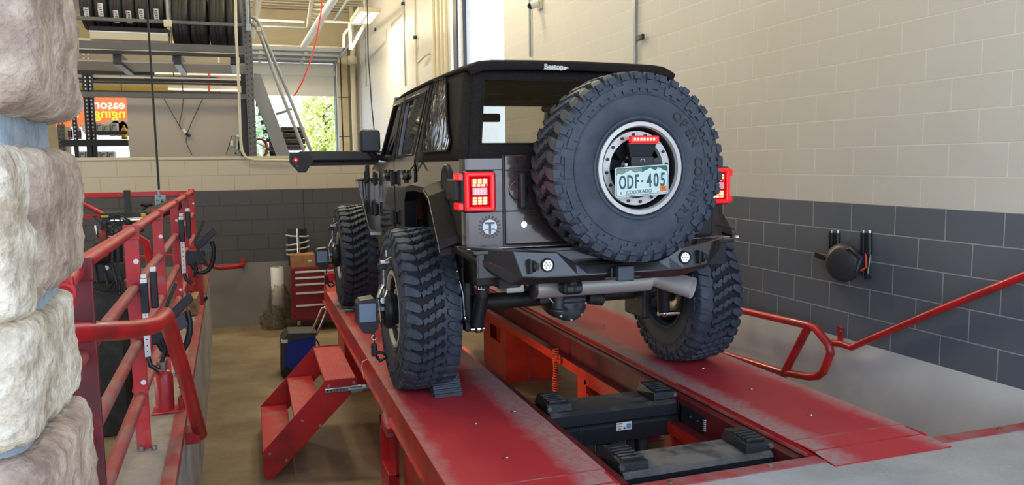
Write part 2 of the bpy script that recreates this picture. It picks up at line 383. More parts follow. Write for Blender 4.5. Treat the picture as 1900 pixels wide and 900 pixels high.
    def ball(s, c, r, seg=12):
        r = (r, r, r) if not isinstance(r, tuple) else r
        vs = []; fs = []; n = seg // 2
        for i in range(n + 1):
            t = PI * i / n
            for k in range(seg): vs.append((c[0] + r[0] * math.sin(t) * math.cos(2 * PI * k / seg), c[1] + r[1] * math.sin(t) * math.sin(2 * PI * k / seg), c[2] + r[2] * math.cos(t)))
        for i in range(n):
            for k in range(seg): fs.append((i * seg + k, (i + 1) * seg + k, (i + 1) * seg + (k + 1) % seg, i * seg + (k + 1) % seg))
        return s.add(vs, fs, True)

    def text(s, txt, size, T, ext=.002, sx=1, align='CENTER', bold=0):
        cu = bpy.data.curves.new('lettering', 'FONT'); cu.body = txt; cu.size = size; cu.extrude = ext
        cu.align_x = align; cu.align_y = 'CENTER'; cu.resolution_u = 3; cu.offset = bold
        o = bpy.data.objects.new('lettering', cu); C.objects.link(o)
        dg = bpy.context.evaluated_depsgraph_get(); dg.update()
        me = bpy.data.meshes.new_from_object(o.evaluated_get(dg))
        S = Matrix.Diagonal((sx, 1, 1, 1))
        s.add([v.co for v in me.vertices], [list(p.vertices) for p in me.polygons], False, T @ S)
        bpy.data.objects.remove(o); bpy.data.curves.remove(cu); bpy.data.meshes.remove(me)
        return s

    def build(s, name, parent=None, fix=True):
        me = bpy.data.meshes.new(name); me.from_pydata([tuple(v) for v in s.v], [], s.f)
        for mt in s.mats: me.materials.append(mt)
        me.polygons.foreach_set('material_index', s.mi); me.polygons.foreach_set('use_smooth', s.sm); me.update()
        if fix:
            bm = bmesh.new(); bm.from_mesh(me); bmesh.ops.recalc_face_normals(bm, faces=bm.faces[:]); bm.to_mesh(me); bm.free()
        o = bpy.data.objects.new(name, me); C.objects.link(o)
        if parent: o.parent = parent; o.matrix_parent_inverse = PINV(parent)
        return o


def wm(o):
    return ((wm(o.parent) @ o.matrix_parent_inverse) if o.parent else Matrix()) @ o.matrix_basis


def PINV(p):
    return wm(p).inverted()


def P(k):
    b = MB(); b.m(k); return b


def tag(o, label, cat, group=None):
    o['label'] = label; o['category'] = cat
    if group: o['group'] = group
    return o


def thing(name, label, cat, loc=(0, 0, 0), group=None):
    o = bpy.data.objects.new(name, None); o.empty_display_size = .1; C.objects.link(o); o.location = loc
    return tag(o, label, cat, group)


def struct(o):
    o['kind'] = 'structure'; return o


def copy_tree(o, parent=None):
    c = o.copy(); C.objects.link(c)
    if parent: c.parent = parent
    for ch in list(o.children): copy_tree(ch, c)
    return c


def plane_T(origin, xdir, ydir):
    x = Vector(xdir).normalized(); y = Vector(ydir).normalized(); z = x.cross(y).normalized(); y = z.cross(x)
    T = Matrix((x, y, z)).transposed().to_4x4(); T.translation = Vector(origin); return T


# ================================================================== SETTING
PIT = -.79; WX = 4.157; BY = 11.157; PY = 2.88
def curb_x(y): return -.35 - .025 * (y - 3.3)
def rail_x(y): return -.526 - .0218 * (y - 3.93)


# upper driveway floor with the edge of the pit
b = P('floor'); b.box((-6, -8, -.3), (WX + .05, PY, 0)); struct(b.build('floor'))
b = P('pit'); b.box((-6, PY - .05, PIT - .1), (WX + .1, BY + .05, PIT)); struct(b.build('floor.001'))
b = P('floor'); b.box((-14, BY + .1, -.3), (WX + .05, 32, 0)); struct(b.build('floor.002'))
M['drive'] = concrete('outdoor_concrete', srgb(190, 188, 182), srgb(214, 212, 206), scale=1)
b = P('drive'); b.box((-25, -40, -.5), (30, -8, -.05)); b.box((-25, 32, -.5), (30, 60, -.05)); struct(b.build('floor.003'))
# pit front face
b = P('curb'); b.box((-6, PY - .1, PIT), (WX, PY, -.001)); struct(b.build('wall_pit_front'))
# red steel edging of the pit mouth
b = P('raildust'); b.box((-.3, PY - .045, -.06), (WX, PY + .03, .006))
b.m('steel')
for x in (.6, 1.68, 2.2, 3.6): b.cyl((x, PY - .005, .004), (x, PY - .005, .012), .012, seg=8)
struct(b.build('trim_1'))

# right wall with a tall window
wy0, wy1 = at(935, 50, 'x', WX).y, at(850, 50, 'x', WX).y
wy2, wy3 = at(843, 50, 'x', WX).y, at(835, 50, 'x', WX).y
wz0 = .35
b = P('wall_r')
t = .25
b.box((WX, -.3, -1.0), (WX + t, wy0, 7.4)); b.box((WX, wy3, -1.0), (WX + t, 32, 7.4)); b.box((WX, wy1, -1.0), (WX + t, wy2, 7.4)); b.box((WX, wy2, -1.0), (WX + t, wy3, 1.6)); b.box((WX, wy2, 7.0), (WX + t, wy3, 7.4))
b.box((WX, wy0, -1.0), (WX + t, wy1, wz0)); b.box((WX, wy0, 6.8), (WX + t, wy1, 7.4))
struct(b.build('wall_right'))
win = P('rackdark')
win.box((WX + .10, wy1 - .05, wz0), (WX + .16, wy1, 6.8)); win.box((WX + .10, wy0, wz0), (WX + .16, wy0 + .04, 6.8)); win.box((WX + .10, wy0, wz0), (WX + .16, wy1, wz0 + .05))
win = struct(win.build('window_1'))
g_ = P('clear'); g_.add([(WX + .13, wy0 + .04, wz0 + .05), (WX + .13, wy1 - .05, wz0 + .05), (WX + .13, wy1 - .05, 6.8), (WX + .13, wy0 + .04, 6.8)], [(0, 1, 2, 3)]); g_.build('pane', win)

b = P('rackdark'); b.box((WX - .03, wy1 + .02, 1.6), (WX - .001, wy2, 7.2)); struct(b.build('trim_2'))
b = P('offwhite')
for px in (829, 822, 814, 806):
    yy = at(px, 50, 'x', WX).y; b.box((WX - .06, yy - .07, .2), (WX - .001, yy + .07, 7.2), .01)
struct(b.build('trim_3'))

# half-height wall behind the pit
b = P('wall_b'); b.box((-6, BY, PIT), (WX, BY + .2, 1.50)); struct(b.build('wall_back'))
b = P('offwhite'); b.box((-6, BY - .012, 1.5), (WX, BY + .22, 1.535)); struct(b.build('trim_4'))
# control joint in that wall
px = at(563, 380, 'y', BY).x
b = P('rackdark'); b.box((px - .006, BY - .003, .09), (px + .006, BY + .01, 1.07)); b.m('offwhite'); b.box((px - .006, BY - .003, 1.085), (px + .006, BY + .01, 1.49)); struct(b.build('trim_5'))

# far wall with the overhead door opening
FY = 31.5
gl = -6.0; gr = at(623, 230, 'y', FY).x; gz = at(560, 100, 'y', FY).z
b = P('cream'); b.box((gr, FY, -.2), (WX, FY + .3, 7.6)); b.box((gl, FY, gz - .1), (gr, FY + .3, 7.6)); b.box((-14, FY, -.2), (gl, FY + .3, 7.6)); struct(b.build('wall_far'))
b = P('cream'); b.box((-14, -.4, -1), (-13.8, 32, 7.6)); struct(b.build('wall_left'))
# ceiling: ribbed steel deck
b = P('offwhite'); b.box((-14, -1.2, 7.35), (WX + .3, 32, 7.5))
for i in range(44): b.box((-14, 9.5 + i * .5, 7.29), (WX, 9.68 + i * .5, 7.36))
struct(b.build('ceiling'))
# front wall header and the other side of the bay door
b = P('wall_b'); b.box((-14, -.3, 4.3), (WX + .25, 0.0, 7.4)); struct(b.build('wall_front'))
b = P('wall_b'); b.box((-14, -.3, -.3), (-2.6, 0, 4.3)); struct(b.build('wall_front.001'))

# ---- curb between the two pits, with red steel angles along its top
b = P('curb')
y0, y1 = PY - .02, BY
def cq(y, xo0, xo1, z0, z1): return [(curb_x(y) - xo1, y, z0), (curb_x(y) - xo0, y, z0), (curb_x(y) - xo0, y, z1), (curb_x(y) - xo1, y, z1)]
b.hexa(cq(y0, 0, .30, PIT, .075), cq(10.1, 0, .30, PIT, .075))
b.m('curbtop'); b.hexa(cq(y0, .05, .25, .075, .079), cq(10.1, .05, .25, .075, .079))
b.m('raildust'); b.hexa(cq(y0, -.003, .055, .03, .084), cq(10.1, -.003, .055, .03, .084)); b.hexa(cq(y0, .245, .303, .03, .084), cq(10.1, .245, .303, .03, .084))
b.hexa(cq(10.05, -.003, .303, .03, .084), cq(10.11, -.003, .303, .03, .084))
struct(b.build('wall_left_curb'))

# ---- stone pier at the left jamb of the bay door
def stone(bm_, cx, cy, cz, sx, sy, sz, seed, amp, rad=.35):
    rnd = random.Random(seed); m_ = bmesh.new(); bmesh.ops.create_cube(m_, size=1)
    bmesh.ops.subdivide_edges(m_, edges=m_.edges[:], cuts=22, use_grid_fill=True)
    from mathutils import noise
    off = Vector((rnd.random() * 50, rnd.random() * 50, rnd.random() * 50))
    out = []
    for v in m_.verts:
        p = v.co * 2; q = Vector((p.x, p.y, p.z))
        l = (abs(p.x) ** 9 + abs(p.y) ** 9 + abs(p.z) ** 9) ** (1 / 9)
        q = q / l
        pos = Vector((cx + q.x * sx / 2, cy + q.y * sy / 2, cz + q.z * sz / 2))
        nn = noise.noise(pos * 16 + off) * .7 + noise.noise(pos * 38 + off) * .35 + noise.noise(pos * 90 + off) * .18 + noise.noise(pos * 190 + off) * .10
        rid = abs(noise.noise(Vector((pos.x * 12, pos.y * 12, pos.z * 55)) + off)) * .4
        out.append(pos + q.normalized() * (nn - rid) * amp)
    m_.verts.index_update()
    bm_.add(out, [[v.index for v in f.verts] for f in m_.faces], True); m_.free()

b = P('mortar')
A1 = .98; A2 = 1.30
def sx_(px, py): return at(px, py, 'y', A2 - .03).x
stone(b, sx_(112, 400) - .25, (A1 + A2) / 2, 1.2, .50, A2 - A1 - .05, 1.6, 11, .004)
def st(px_r, pyt, pyb, seed, m_, amp=.010, wid=.40, dx=0, y0=A1, y1=A2):
    xr = sx_(px_r, (pyt + pyb) / 2) + dx; zt = at(80, pyt, 'y', 1.1).z; zb = at(80, pyb, 'y', 1.1).z
    b.m(m_); stone(b, xr - wid / 2, (y0 + y1) / 2, (zt + zb) / 2, wid, y1 - y0, zt - zb, seed, amp)
st(153, -90, 222, 1, 'stone', .012)
st(158, 268, 545, 3, 'stone', .010, .36, 0, A1 + .05)
st(158, 262, 572, 2, 'stonew', .010, .36, -.012, A1 - .03, A1 + .14)
st(155, 560, 800, 4, 'stonew', .010)
st(190, 790, 1100, 5, 'stone', .012)
b.m('stonew')
for i, (zt, zb) in enumerate(((1.95, 1.70), (2.22, 1.98), (2.52, 2.25), (2.82, 2.55), (3.2, 2.88), (.82, .58), (.55, .32), (.29, .02))):
    b.m('stone' if i % 2 else 'stonew'); stone(b, -.44 - .02 * (i % 3), (A1 + A2) / 2, (zt + zb) / 2, .44, .32, zt - zb, 20 + i, .010)
struct(b.build('wall_front_pier', fix=False))

# ================================================================== JEEP-TYPE OFF-ROAD VEHICLE
CX = 1.885                       # vehicle centre line
RT = 0.02                        # runway top
veh = thing('off_road_vehicle', 'dark granite four-door off-road vehicle with black soft top parked on the red lift', 'car', (CX, 4.7, RT))

# ---- tyre mesh: axis along x, outer side towards -x, centre at the origin
def tyre_mesh():
    b = P('rubber'); R = .5
    side = [(-.125, .232), (-.150, .250), (-.166, .30), (-.170, .35), (-.166, .40), (-.160, .44), (-.152, .465), (-.135, .476)]
    prof = side + [(-.06, .481), (0, .482), (.06, .481)] + [(-a, r) for a, r in side[::-1]]
    b.lathe(prof[:8], (0, 0, 0), 'x', 120); b.lathe(prof[10:], (0, 0, 0), 'x', 120)
    b.m('rubbershade'); b.lathe(prof[7:11] if False else [prof[6]] + [(-.135, .472), (-.06, .477), (0, .478), (.06, .477), (.135, .472)] + [prof[-7]], (0, 0, 0), 'x', 120)
    b.m('rubber')
    def top(v): return .5 - .45 * v * v - (max(0, abs(v) - .125) * .28)
    N = 40; h = 2 * PI * R / N
    def block(pts, ph, lo=.023, taper=.004, rise=0):
        cu = sum(p[0] for p in pts) / len(pts); cv = sum(p[1] for p in pts) / len(pts); n = len(pts)
        vs = []
        for k in range(2):
            for u, v in pts:
                if k: uu, vv = u, v
                else:
                    du, dv = u - cu, v - cv; l = math.hypot(du, dv) or 1; uu, vv = u + du / l * taper, v + dv / l * taper
                r = top(vv) + rise - (0 if k else lo); a = (uu + ph) / R
                vs.append((vv, r * math.sin(a), r * math.cos(a)))
        c = ((top(cv) + rise + .0005))
        vs.append((cv, c * math.sin((cu + ph) / R), c * math.cos((cu + ph) / R)))
        fs = [(i, (i + 1) % n, n + (i + 1) % n, n + i) for i in range(n)] + [(n + i, n + (i + 1) % n, 2 * n) for i in range(n)]
        b.add(vs, fs)
    cl = [(.000, -.064), (.040, -.074), (.058, -.052), (.047, -.046), (.052, -.036), (.066, -.036), (.086, -.006), (.060, .000), (.034, -.012), (.020, -.034), (.028, -.046)]
    cl = [(u * .86, v * .96) for u, v in cl]
    sh_a = [(.000, -.150), (.052, -.150), (.046, -.110), (.034, -.082), (.014, -.072), (-.006, -.090), (-.006, -.120)]
    sh_b = [(.004, -.156), (.058, -.156), (.052, -.112), (.034, -.076), (.010, -.074), (.000, -.098)]
    for i in range(N):
        ph = i * h
        for sg in (0, 1):
            tr = (lambda p: p) if not sg else (lambda p: (-p[0] + .052, -p[1]))
            sh = sh_a if i % 2 else sh_b
            # slanted lugs: shear them towards the shoulder
            block([tr((u + (v + .15) * -.25, v)) for u, v in sh], ph + .003)
            block([tr((u - .018, v)) for u, v in cl], ph + (.024 if sg else 0), .022, .003)
            # sidewall continuation of the shoulder lug
            s_ = -1 if not sg else 1
            for (r0, r1, u0, u1, x0, x1) in ((.452, .486, .004, .046, .149, .160), (.424, .448, .006 if i % 2 else .014, .050 if i % 2 else .036, .160, .168)):
                q = []
                for x_ in (x0, x1):
                    for r, uu in ((r0, u0), (r0, u1), (r1, u1), (r1, u0)):
                        a = (uu * (1 if not sg else -1) + (.052 if sg else 0) + ph) / R; xx = x_ + (.010 if (r == r0 and r0 > .45) else 0)
                        q.append((s_ * xx, r * math.sin(a), r * math.cos(a)))
                b.add(q, [(3, 2, 1, 0), (4, 5, 6, 7), (0, 1, 5, 4), (1, 2, 6, 5), (2, 3, 7, 6), (3, 0, 4, 7)])
            if i % 2 == 0:                      # stepped hook blocks lower on the sidewall
                hook = [(.405, .0), (.432, .0), (.432, .112), (.390, .112), (.390, .088), (.402, .088), (.402, .062), (.386, .062), (.386, .034), (.405, .034)]
                q = []
                for x_ in (.163, .1755):
                    for r, uu in hook:
                        a = (uu * (1 if not sg else -1) + ph) / .44; q.append((s_ * (x_ - (.003 if r > .42 else 0)), r * math.sin(a), r * math.cos(a)))
                n = len(hook)
                b.add(q, [list(range(n)), list(range(n, 2 * n))] + [(k, (k + 1) % n, n + (k + 1) % n, n + k) for k in range(n)])
    for s_ in (-1, 1):
        b.lathe([(s_ * .1715, .372), (s_ * .1735, .374), (s_ * .1735, .378), (s_ * .170, .380)], (0, 0, 0), 'x', 96)
        b.lathe([(s_ * .150, .246), (s_ * .158, .250), (s_ * .160, .258), (s_ * .158, .264)], (0, 0, 0), 'x', 96)
    return b


def rim_mb(detail=True):
    """wheel: outer lip towards -x"""
    b = P('silver')
    b.lathe([(-.140, .240), (-.155, .2375)], (0, 0, 0), 'x', 96); b.lathe([(-.155, .2375), (-.156, .217)], (0, 0, 0), 'x', 96); b.lathe([(-.156, .217), (-.136, .211)], (0, 0, 0), 'x', 96)
    b.m('black'); b.lathe([(-.138, .212), (-.10, .204), (.08, .195), (.125, .235), (.135, .240)], (0, 0, 0), 'x', 64)
    b.m('silver'); b.lathe([(-.095, .194), (-.110, .191)], (0, 0, 0), 'x', 96); b.lathe([(-.110, .191), (-.110, .154)], (0, 0, 0), 'x', 96); b.lathe([(-.110, .154), (-.085, .150)], (0, 0, 0), 'x', 96)
    b.m('black')
    for k in range(16):
        a = 2 * PI * (k + .3) / 16; y, z = .174 * math.sin(a), .174 * math.cos(a)
        b.cyl((-.106, y, z), (-.118, y, z), .0085, seg=8)
    b.m('blacksteel')
    b.lathe([(-.045, .0), (-.045, .07), (-.02, .085), (.0, .085)], (0, 0, 0), 'x', 32)
    for k in range(9):                 # spokes
        a = 2 * PI * k / 9; ca, sa = math.cos(a), math.sin(a)
        T = Matrix(((1, 0, 0, 0), (0, ca, -sa, 0), (0, sa, ca, 0), (0, 0, 0, 1)))
        b.add([(-.05, -.022, .06), (-.05, .022, .06), (-.088, .030, .156), (-.088, -.030, .156), (-.015, -.022, .06), (-.015, .022, .06), (-.05, .030, .156), (-.05, -.030, .156)],
              [(3, 2, 1, 0), (4, 5, 6, 7), (0, 1, 5, 4), (1, 2, 6, 5), (2, 3, 7, 6), (3, 0, 4, 7)], T=T)
    b.m('black')
    b.lathe([(.03, .0), (.03, .195)], (0, 0, 0), 'x', 48)
    b.m('silver')
    for k in range(5):
        a = 2 * PI * k / 5 + .4; b.cyl((-.04, .06 * math.sin(a), .06 * math.cos(a)), (-.062, .06 * math.sin(a), .06 * math.cos(a)), .011, .008, 6)
    return b


tyre0 = tyre_mesh().build('tyre', veh)
tyre_me = tyre0.data
rim0 = rim_mb().build('rim', tyre0); rim0.matrix_parent_inverse = Matrix(); rim_me = rim0.data
tyre0.matrix_parent_inverse = PINV(veh)
def place_tyre(o, loc, rot): o.matrix_basis = Matrix.Translation(loc) @ rot
WR = .5
place_tyre(tyre0, (.955, 4.7, RT + WR - .004), Matrix())
flip = Matrix.Rotation(PI, 4, 'Z')
def more_tyre(loc, rot):
    o = tyre0.copy(); C.objects.link(o); o.matrix_basis = Matrix.Translation(loc) @ rot
    r = rim0.copy(); C.objects.link(r); r.parent = o; r.matrix_parent_inverse = Matrix()
    return o
rr = more_tyre((2.83, 4.7, RT + WR - .004), flip)
more_tyre((.955, 7.72, RT + WR - .004), Matrix.Rotation(.7, 4, 'X')); more_tyre((2.83, 7.72, RT + WR - .004), flip)
# spare: outer side towards the camera (-y)
SPY = 3.735; SPX = 1.905; SPZ = 1.365
SR = Matrix.Rotation(PI / 2, 4, 'Z')
spare = more_tyre((SPX, SPY, SPZ), SR); spare.name = 'spare_tyre'; spare['label'] = 'spare tyre on the tailgate'
# sidewall lettering
b = P('letter')
def arc_text(txt, a0, step, rad, size):
    for i, ch in enumerate(txt):
        if ch == ' ': continue
        a = math.radians(a0 + step * i)
        X = SPX + rad * math.sin(a); Z = SPZ + rad * math.cos(a)
        T = plane_T((X, SPY - .1705, Z), (math.cos(a), 0, -math.sin(a)), (math.sin(a), 0, math.cos(a)))
        b.text(ch, size, T, .0035, 1.05, bold=.0012)
arc_text('OPEN COUNTRY', 38, 9.3, .330, .066)
ol = b.build('tyre_lettering', spare, fix=False)

# ---- tub
paint = P('paint')
bm = bmesh.new()
X0, X1 = 1.055, 2.665
prof = [(3.95, .955), (3.95, 1.425), (5.10, 1.425), (6.62, 1.425), (6.95, 1.40), (7.0, .80), (5.32, .80), (5.28, 1.02), (5.12, 1.20), (4.9, 1.25), (4.5, 1.25), (4.28, 1.20), (4.14, 1.02), (4.10, .955)]
vs = [bm.verts.new((X0, y, z)) for y, z in prof]; vs2 = [bm.verts.new((X1, y, z)) for y, z in prof]
n = len(prof)
bm.faces.new(vs); bm.faces.new(vs2[::-1])
for i in range(n): bm.faces.new((vs[i], vs2[i], vs2[(i + 1) % n], vs[(i + 1) % n]))
bmesh.ops.recalc_face_normals(bm, faces=bm.faces[:])
ed = [e for e in bm.edges if all(abs(v.co.y - 3.95) < 1e-4 and v.co.z > .94 for v in e.verts) and abs(e.verts[0].co.z - e.verts[1].co.z) > .1]
bmesh.ops.bevel(bm, geom=ed, offset=.05, segments=5, profile=.5, affect='EDGES')
bm.verts.index_update()
paint.add([v.co.copy() for v in bm.verts], [[v.index for v in f.verts] for f in bm.faces]); bm.free()
# hood and front fenders
paint.box((1.25, 6.95, 1.0), (2.47, 8.45, 1.40), .05)
paint.build('body', veh)
# black cabin-height cavity: floor pan and wheel housing
b = P('soot'); b.box((1.30, 4.0, .78), (2.42, 8.3, .95)); b.box((1.30, 4.1, .70), (1.40, 8.4, .80)); b.box((2.32, 4.1, .70), (2.42, 8.4, .80)); b.box((1.14, 4.17, .955), (1.30, 5.27, 1.22)); b.box((2.42, 4.17, .955), (2.58, 5.27, 1.22))
b.build('frame', veh)

# ---- tailgate and rear panel seams
b = P('paint')
TGY = 3.95
b.box((1.288, TGY - .014, .958), (2.43, TGY + .02, 1.447), .012)
tg = b.build('tailgate', veh)
b = P('black')
for x in (1.281,): b.box((x - .005, TGY - .003, .955), (x + .005, TGY + .001, 1.44))
b.box((1.06, TGY - .003, 1.362), (1.28, TGY, 1.368)); b.box((1.29, TGY - .0165, 1.358), (2.42, TGY - .013, 1.366))
b.box((1.10, TGY - .003, 1.140), (1.28, TGY, 1.147)); b.box((1.29, TGY - .0165, 1.140), (2.42, TGY - .013, 1.147))
b.build('panel_gap', tg)
b = P('black'); b.box((1.362, TGY - .05, 1.155), (1.400, TGY - .012, 1.350), .012)
b.m('paint2'); b.lathe([(-.006, .048), (-.004, .055), (0, .058)], (1.362, TGY - .012, 1.255), 'y', 24)
b.build('handle', tg)
b = P('chrome'); b.cyl((1.39, TGY - .022, 1.070), (1.39, TGY - .012, 1.070), .017, .019, 20)
b.build('lock', tg)
# round gear decal with a T
b = P('decalgrey'); dx, dz = 1.203, 1.062; yy = TGY - .0025
ring = []
for k in range(18):
    a = 2 * PI * k / 18
    for da, r in ((-.11, .044), (-.07, .062), (.07, .062), (.11, .044)): ring.append((dx + r * math.sin(a + da), yy, dz + r * math.cos(a + da)))
b.prism(ring, (0, .001, 0))
b.m('decal'); b.cyl((dx, yy - .002, dz), (dx, yy, dz), .040, seg=32)
b.m('decalgrey'); b.box((dx - .026, yy - .004, dz + .016), (dx + .026, yy - .002, dz + .026)); b.box((dx - .006, yy - .004, dz - .036), (dx + .006, yy - .002, dz + .018))
b.tube([(dx - .036, yy - .003, dz - .02), (dx - .018, yy - .003, dz - .010), (dx - .004, yy - .003, dz - .018)], .002, 5); b.tube([(dx + .036, yy - .003, dz - .02), (dx + .018, yy - .003, dz - .010), (dx + .004, yy - .003, dz - .018)], .002, 5)
b.build('gear_decal', veh)
# bright sill line under the panels
b = P('steel'); b.box((1.06, TGY - .06, .950), (2.66, TGY + .01, .956), .002); b.m('paint2'); b.box((1.08, TGY - .13, .93), (2.64, TGY, .950), .004)
b.build('sill', veh)
# rear badge, right corner panel trim
b = P('black'); b.box((2.44, TGY - .04, .96), (2.56, TGY, 1.20), .02); b.m('darkgrey'); b.text('4x4', .05, plane_T((2.50, TGY - .041, 1.09), (1, 0, 0), (0, 0, 1)), .001)
b.build('rear_vent', veh)

# ---- tail lamps
def tail(x0, x1, mirror):
    ym = TGY - .055; z0, z1 = 1.145, 1.362
    b = P('black'); b.box((x0, ym + .012, z0 - .002), (x1, TGY + .05, z1 + .002), .02)
    o = b.build('tail_light', veh)
    r = P('led_red'); xa, xb = x0 + .012, x1 - .012
    s = 1 if not mirror else -1
    r.box((xa, ym, z1 - .030), (xb, ym + .03, z1 - .006), .008); r.box((xa, ym, z0 + .006), (xb, ym + .03, z0 + .030), .008)
    r.box((xb - .026, ym, z0 + .01), (xb, ym + .03, z1 - .01), .008); r.box((xa, ym, z0 + .01), (xa + .026, ym + .03, z1 - .01), .008)
    r.box((xa + .02, ym + .012, z0 + .02), (xb - .02, ym + .03, z1 - .02))
    xs = (x0 - .022, x0 + .02) if not mirror else (x1 - .02, x1 + .016)
    r.box((xs[0], ym + .02, z1 - .05), (xs[1], ym + .12, z1 - .012), .006); r.box((xs[0], ym + .02, z0 + .012), (xs[1], ym + .12, z0 + .05), .006)
    r.build('lens', o)
    cx = (xa + xb) / 2; w = (xb - xa) / 2 - .040
    for zs in ((z1 - .048, z1 - .062, z1 - .076), (z0 + .046, z0 + .060, z0 + .074)):
        c = P('led_core')
        for j, zz in enumerate(zs):
            ww = w * (.86 if j == 2 and zs[0] > 1.25 else 1)
            for i in range(3): xx = cx - w + (2 * ww) * (i + .5) / 3; c.box((xx - ww / 3 * .72, ym + .005, zz - .0055), (xx + ww / 3 * .72, ym + .012, zz + .0055), .003)
        c.m('led_red'); c.box((cx - w - .004, ym + .009, zs[2] - .006 if zs[0] > 1.25 else zs[0] - .006), (cx + w + .004, ym + .0125, zs[0] + .006 if zs[0] > 1.25 else zs[2] + .006))
        c.build('led', o)
    l = P('lens_white'); l.box((cx - w, ym + .004, 1.254 - .020), (cx + w, ym + .016, 1.254 + .020), .004)
    for i in range(4): l.m('steel'); xx = cx - w * .6 + i * w * .4; l.box((xx - .002, ym + .0035, 1.238), (xx + .002, ym + .006, 1.27))
    l.build('reverse_lens', o)
tail(1.045, 1.232, False); tail(2.488, 2.672, True)
for x_ in (1.14, 2.58):
    l = bpy.data.lights.new('tail_lamp', 'POINT'); l.energy = .7; l.color = (1, .03, .03); l.shadow_soft_size = .04
    o = bpy.data.objects.new('tail_lamp', l); C.objects.link(o); o.location = (x_, TGY - .16, 1.255)
b = P('black'); b.box((2.655, TGY + .02, 1.20), (2.70, TGY + .20, 1.318), .01); b.build('vent_cover', veh); b = P('black'); b.box((1.018, TGY + .02, 1.20), (1.06, TGY + .20, 1.318), .01); b.build('vent_cover', veh); b = P('black')
b.lathe([(0, .0), (-.004, .07), (-.014, .086), (-.006, .10), (.01, .105)], (1.052, 4.27, 1.30), 'x', 32)
b.build('fuel_door', veh)

# ---- spare carrier, third brake light and number plate in the wheel well
b = P('black')
b.box((SPX - .09, SPY + .10, SPZ - .16), (SPX + .09, TGY - .01, SPZ + .14), .01)
b.cyl((SPX, SPY - .14, SPZ), (SPX, SPY + .16, SPZ), .05)
yb = SPY - .165
b.hexa([(SPX - .055, yb + .02, SPZ + .055), (SPX + .065, yb + .02, SPZ + .055), (SPX + .085, yb, SPZ + .125), (SPX - .075, yb, SPZ + .125)],
       [(SPX - .055, yb + .05, SPZ + .055), (SPX + .065, yb + .05, SPZ + .055), (SPX + .085, yb + .03, SPZ + .125), (SPX - .075, yb + .03, SPZ + .125)])
b.box((SPX - .055, yb + .01, SPZ - .01), (SPX + .075, yb + .04, SPZ + .06), .004)
b.m('silver'); b.cyl((SPX - .09, yb + .02, SPZ + .005), (SPX + .10, yb + .02, SPZ + .010), .006, seg=8); b.cyl((SPX - .085, yb + .005, SPZ + .02), (SPX - .085, yb + .03, SPZ + .02), .008)
b.tube([(SPX + .01 + .012 * math.cos(a), yb + .008, SPZ + .036 + .012 * math.sin(a)) for a in [-.3 + k * .45 for k in range(9)]], .0025, 6)
b.build('spare_carrier', veh)
b = P('led_red'); b.box((SPX - .068, yb - .016, SPZ + .128), (SPX + .094, yb + .02, SPZ + .166), .008)
b.m('led_core')
for i in range(7): b.box((SPX - .052 + i * .018, yb - .0175, SPZ + .140), (SPX - .042 + i * .018, yb - .014, SPZ + .154), .001)
b.m('red'); b.box((SPX - .074, yb - .01, SPZ + .125), (SPX + .100, yb + .02, SPZ + .128))
b.build('brake_light', veh)
# plate, tilted a little as in the photo
PT = plane_T((SPX - .002, SPY - .172, SPZ - .064), (1, 0, .050), (-.05, -.06, 1))
b = P('plate')
def rrect(w, h, r, n=5):
    pts = []
    for cx_, cy_, a0 in ((w - r, h - r, 0), (-w + r, h - r, 90), (-w + r, -h + r, 180), (w - r, -h + r, 270)):
        for k in range(n + 1): a = math.radians(a0 + 90 * k / n); pts.append((cx_ + r * math.cos(a), cy_ + r * math.sin(a), 0))
    return pts
b.prism(rrect(.1524, .0762, .012), (0, 0, .002), T=PT)
pl = b.build('number_plate', veh)
b = P('sage'); b.add([(-.146, .030, .0026), (-.146, .066, .0026), (-.140, .072, .0026), (0, .072, .0026), (0, .030, .0026)], [(0, 1, 2, 3, 4)], T=PT)
b.m('plategreen'); b.add([(0, .030, .0026), (0, .072, .0026), (.140, .072, .0026), (.146, .066, .0026), (.146, .030, .0026)], [(0, 1, 2, 3, 4)], T=PT)
b.m('plate')
mt = [(-.146, .028), (-.146, .036), (-.132, .045), (-.118, .040), (-.100, .046), (-.082, .052), (-.066, .060), (-.052, .050), (-.036, .044), (-.018, .050), (0, .044), (.018, .052), (.034, .058), (.048, .066), (.060, .056), (.076, .050), (.092, .060), (.102, .062), (.116, .052), (.132, .046), (.146, .038), (.146, .028)]
b.add([(x, y, .0031) for x, y in mt], [list(range(len(mt)))], T=PT)
b.m('plateink')
fr = rrect(.147, .071, .009); fi = rrect(.1445, .0685, .008); nn = len(fr)
b.add([(x, y, .0032) for x, y, z in fr] + [(x, y, .0032) for x, y, z in fi], [(i, (i + 1) % nn, nn + (i + 1) % nn, nn + i) for i in range(nn)], T=PT)
b.build('plate_mountains', pl, fix=False)
b = P('plateink')
TT = lambda x, y, z=.0035: PT @ Matrix.Translation((x, y, z))
for ch, x in zip('ODF', (-.111, -.068, -.030)): b.text(ch, .098, TT(x, -.004), .0012, .52, bold=.0016)
for ch, x in zip('405', (.040, .080, .119)): b.text(ch, .098, TT(x, -.004), .0012, .62, bold=.0016)
b.box((-.004, -.006, .0032), (.006, .004, .0045), T=PT)
b.text('COLORADO', .026, TT(-.018, -.055), .0006, 1.0); b.text('4', .020, TT(-.122, -.055), .0005); b.text('21', .022, TT(.121, -.048, .0052), .0005)
b.m('sticker'); b.box((.103, -.062, .0032), (.139, -.034, .005), T=PT)
b.m('steel')
for x, y in ((-.093, .060), (.09, .060), (-.085, -.066), (.092, -.062)): b.cyl(PT @ Vector((x, y, .002)), PT @ Vector((x, y, .006)), .0055, seg=8)
b.build('plate_lettering', pl, fix=False)

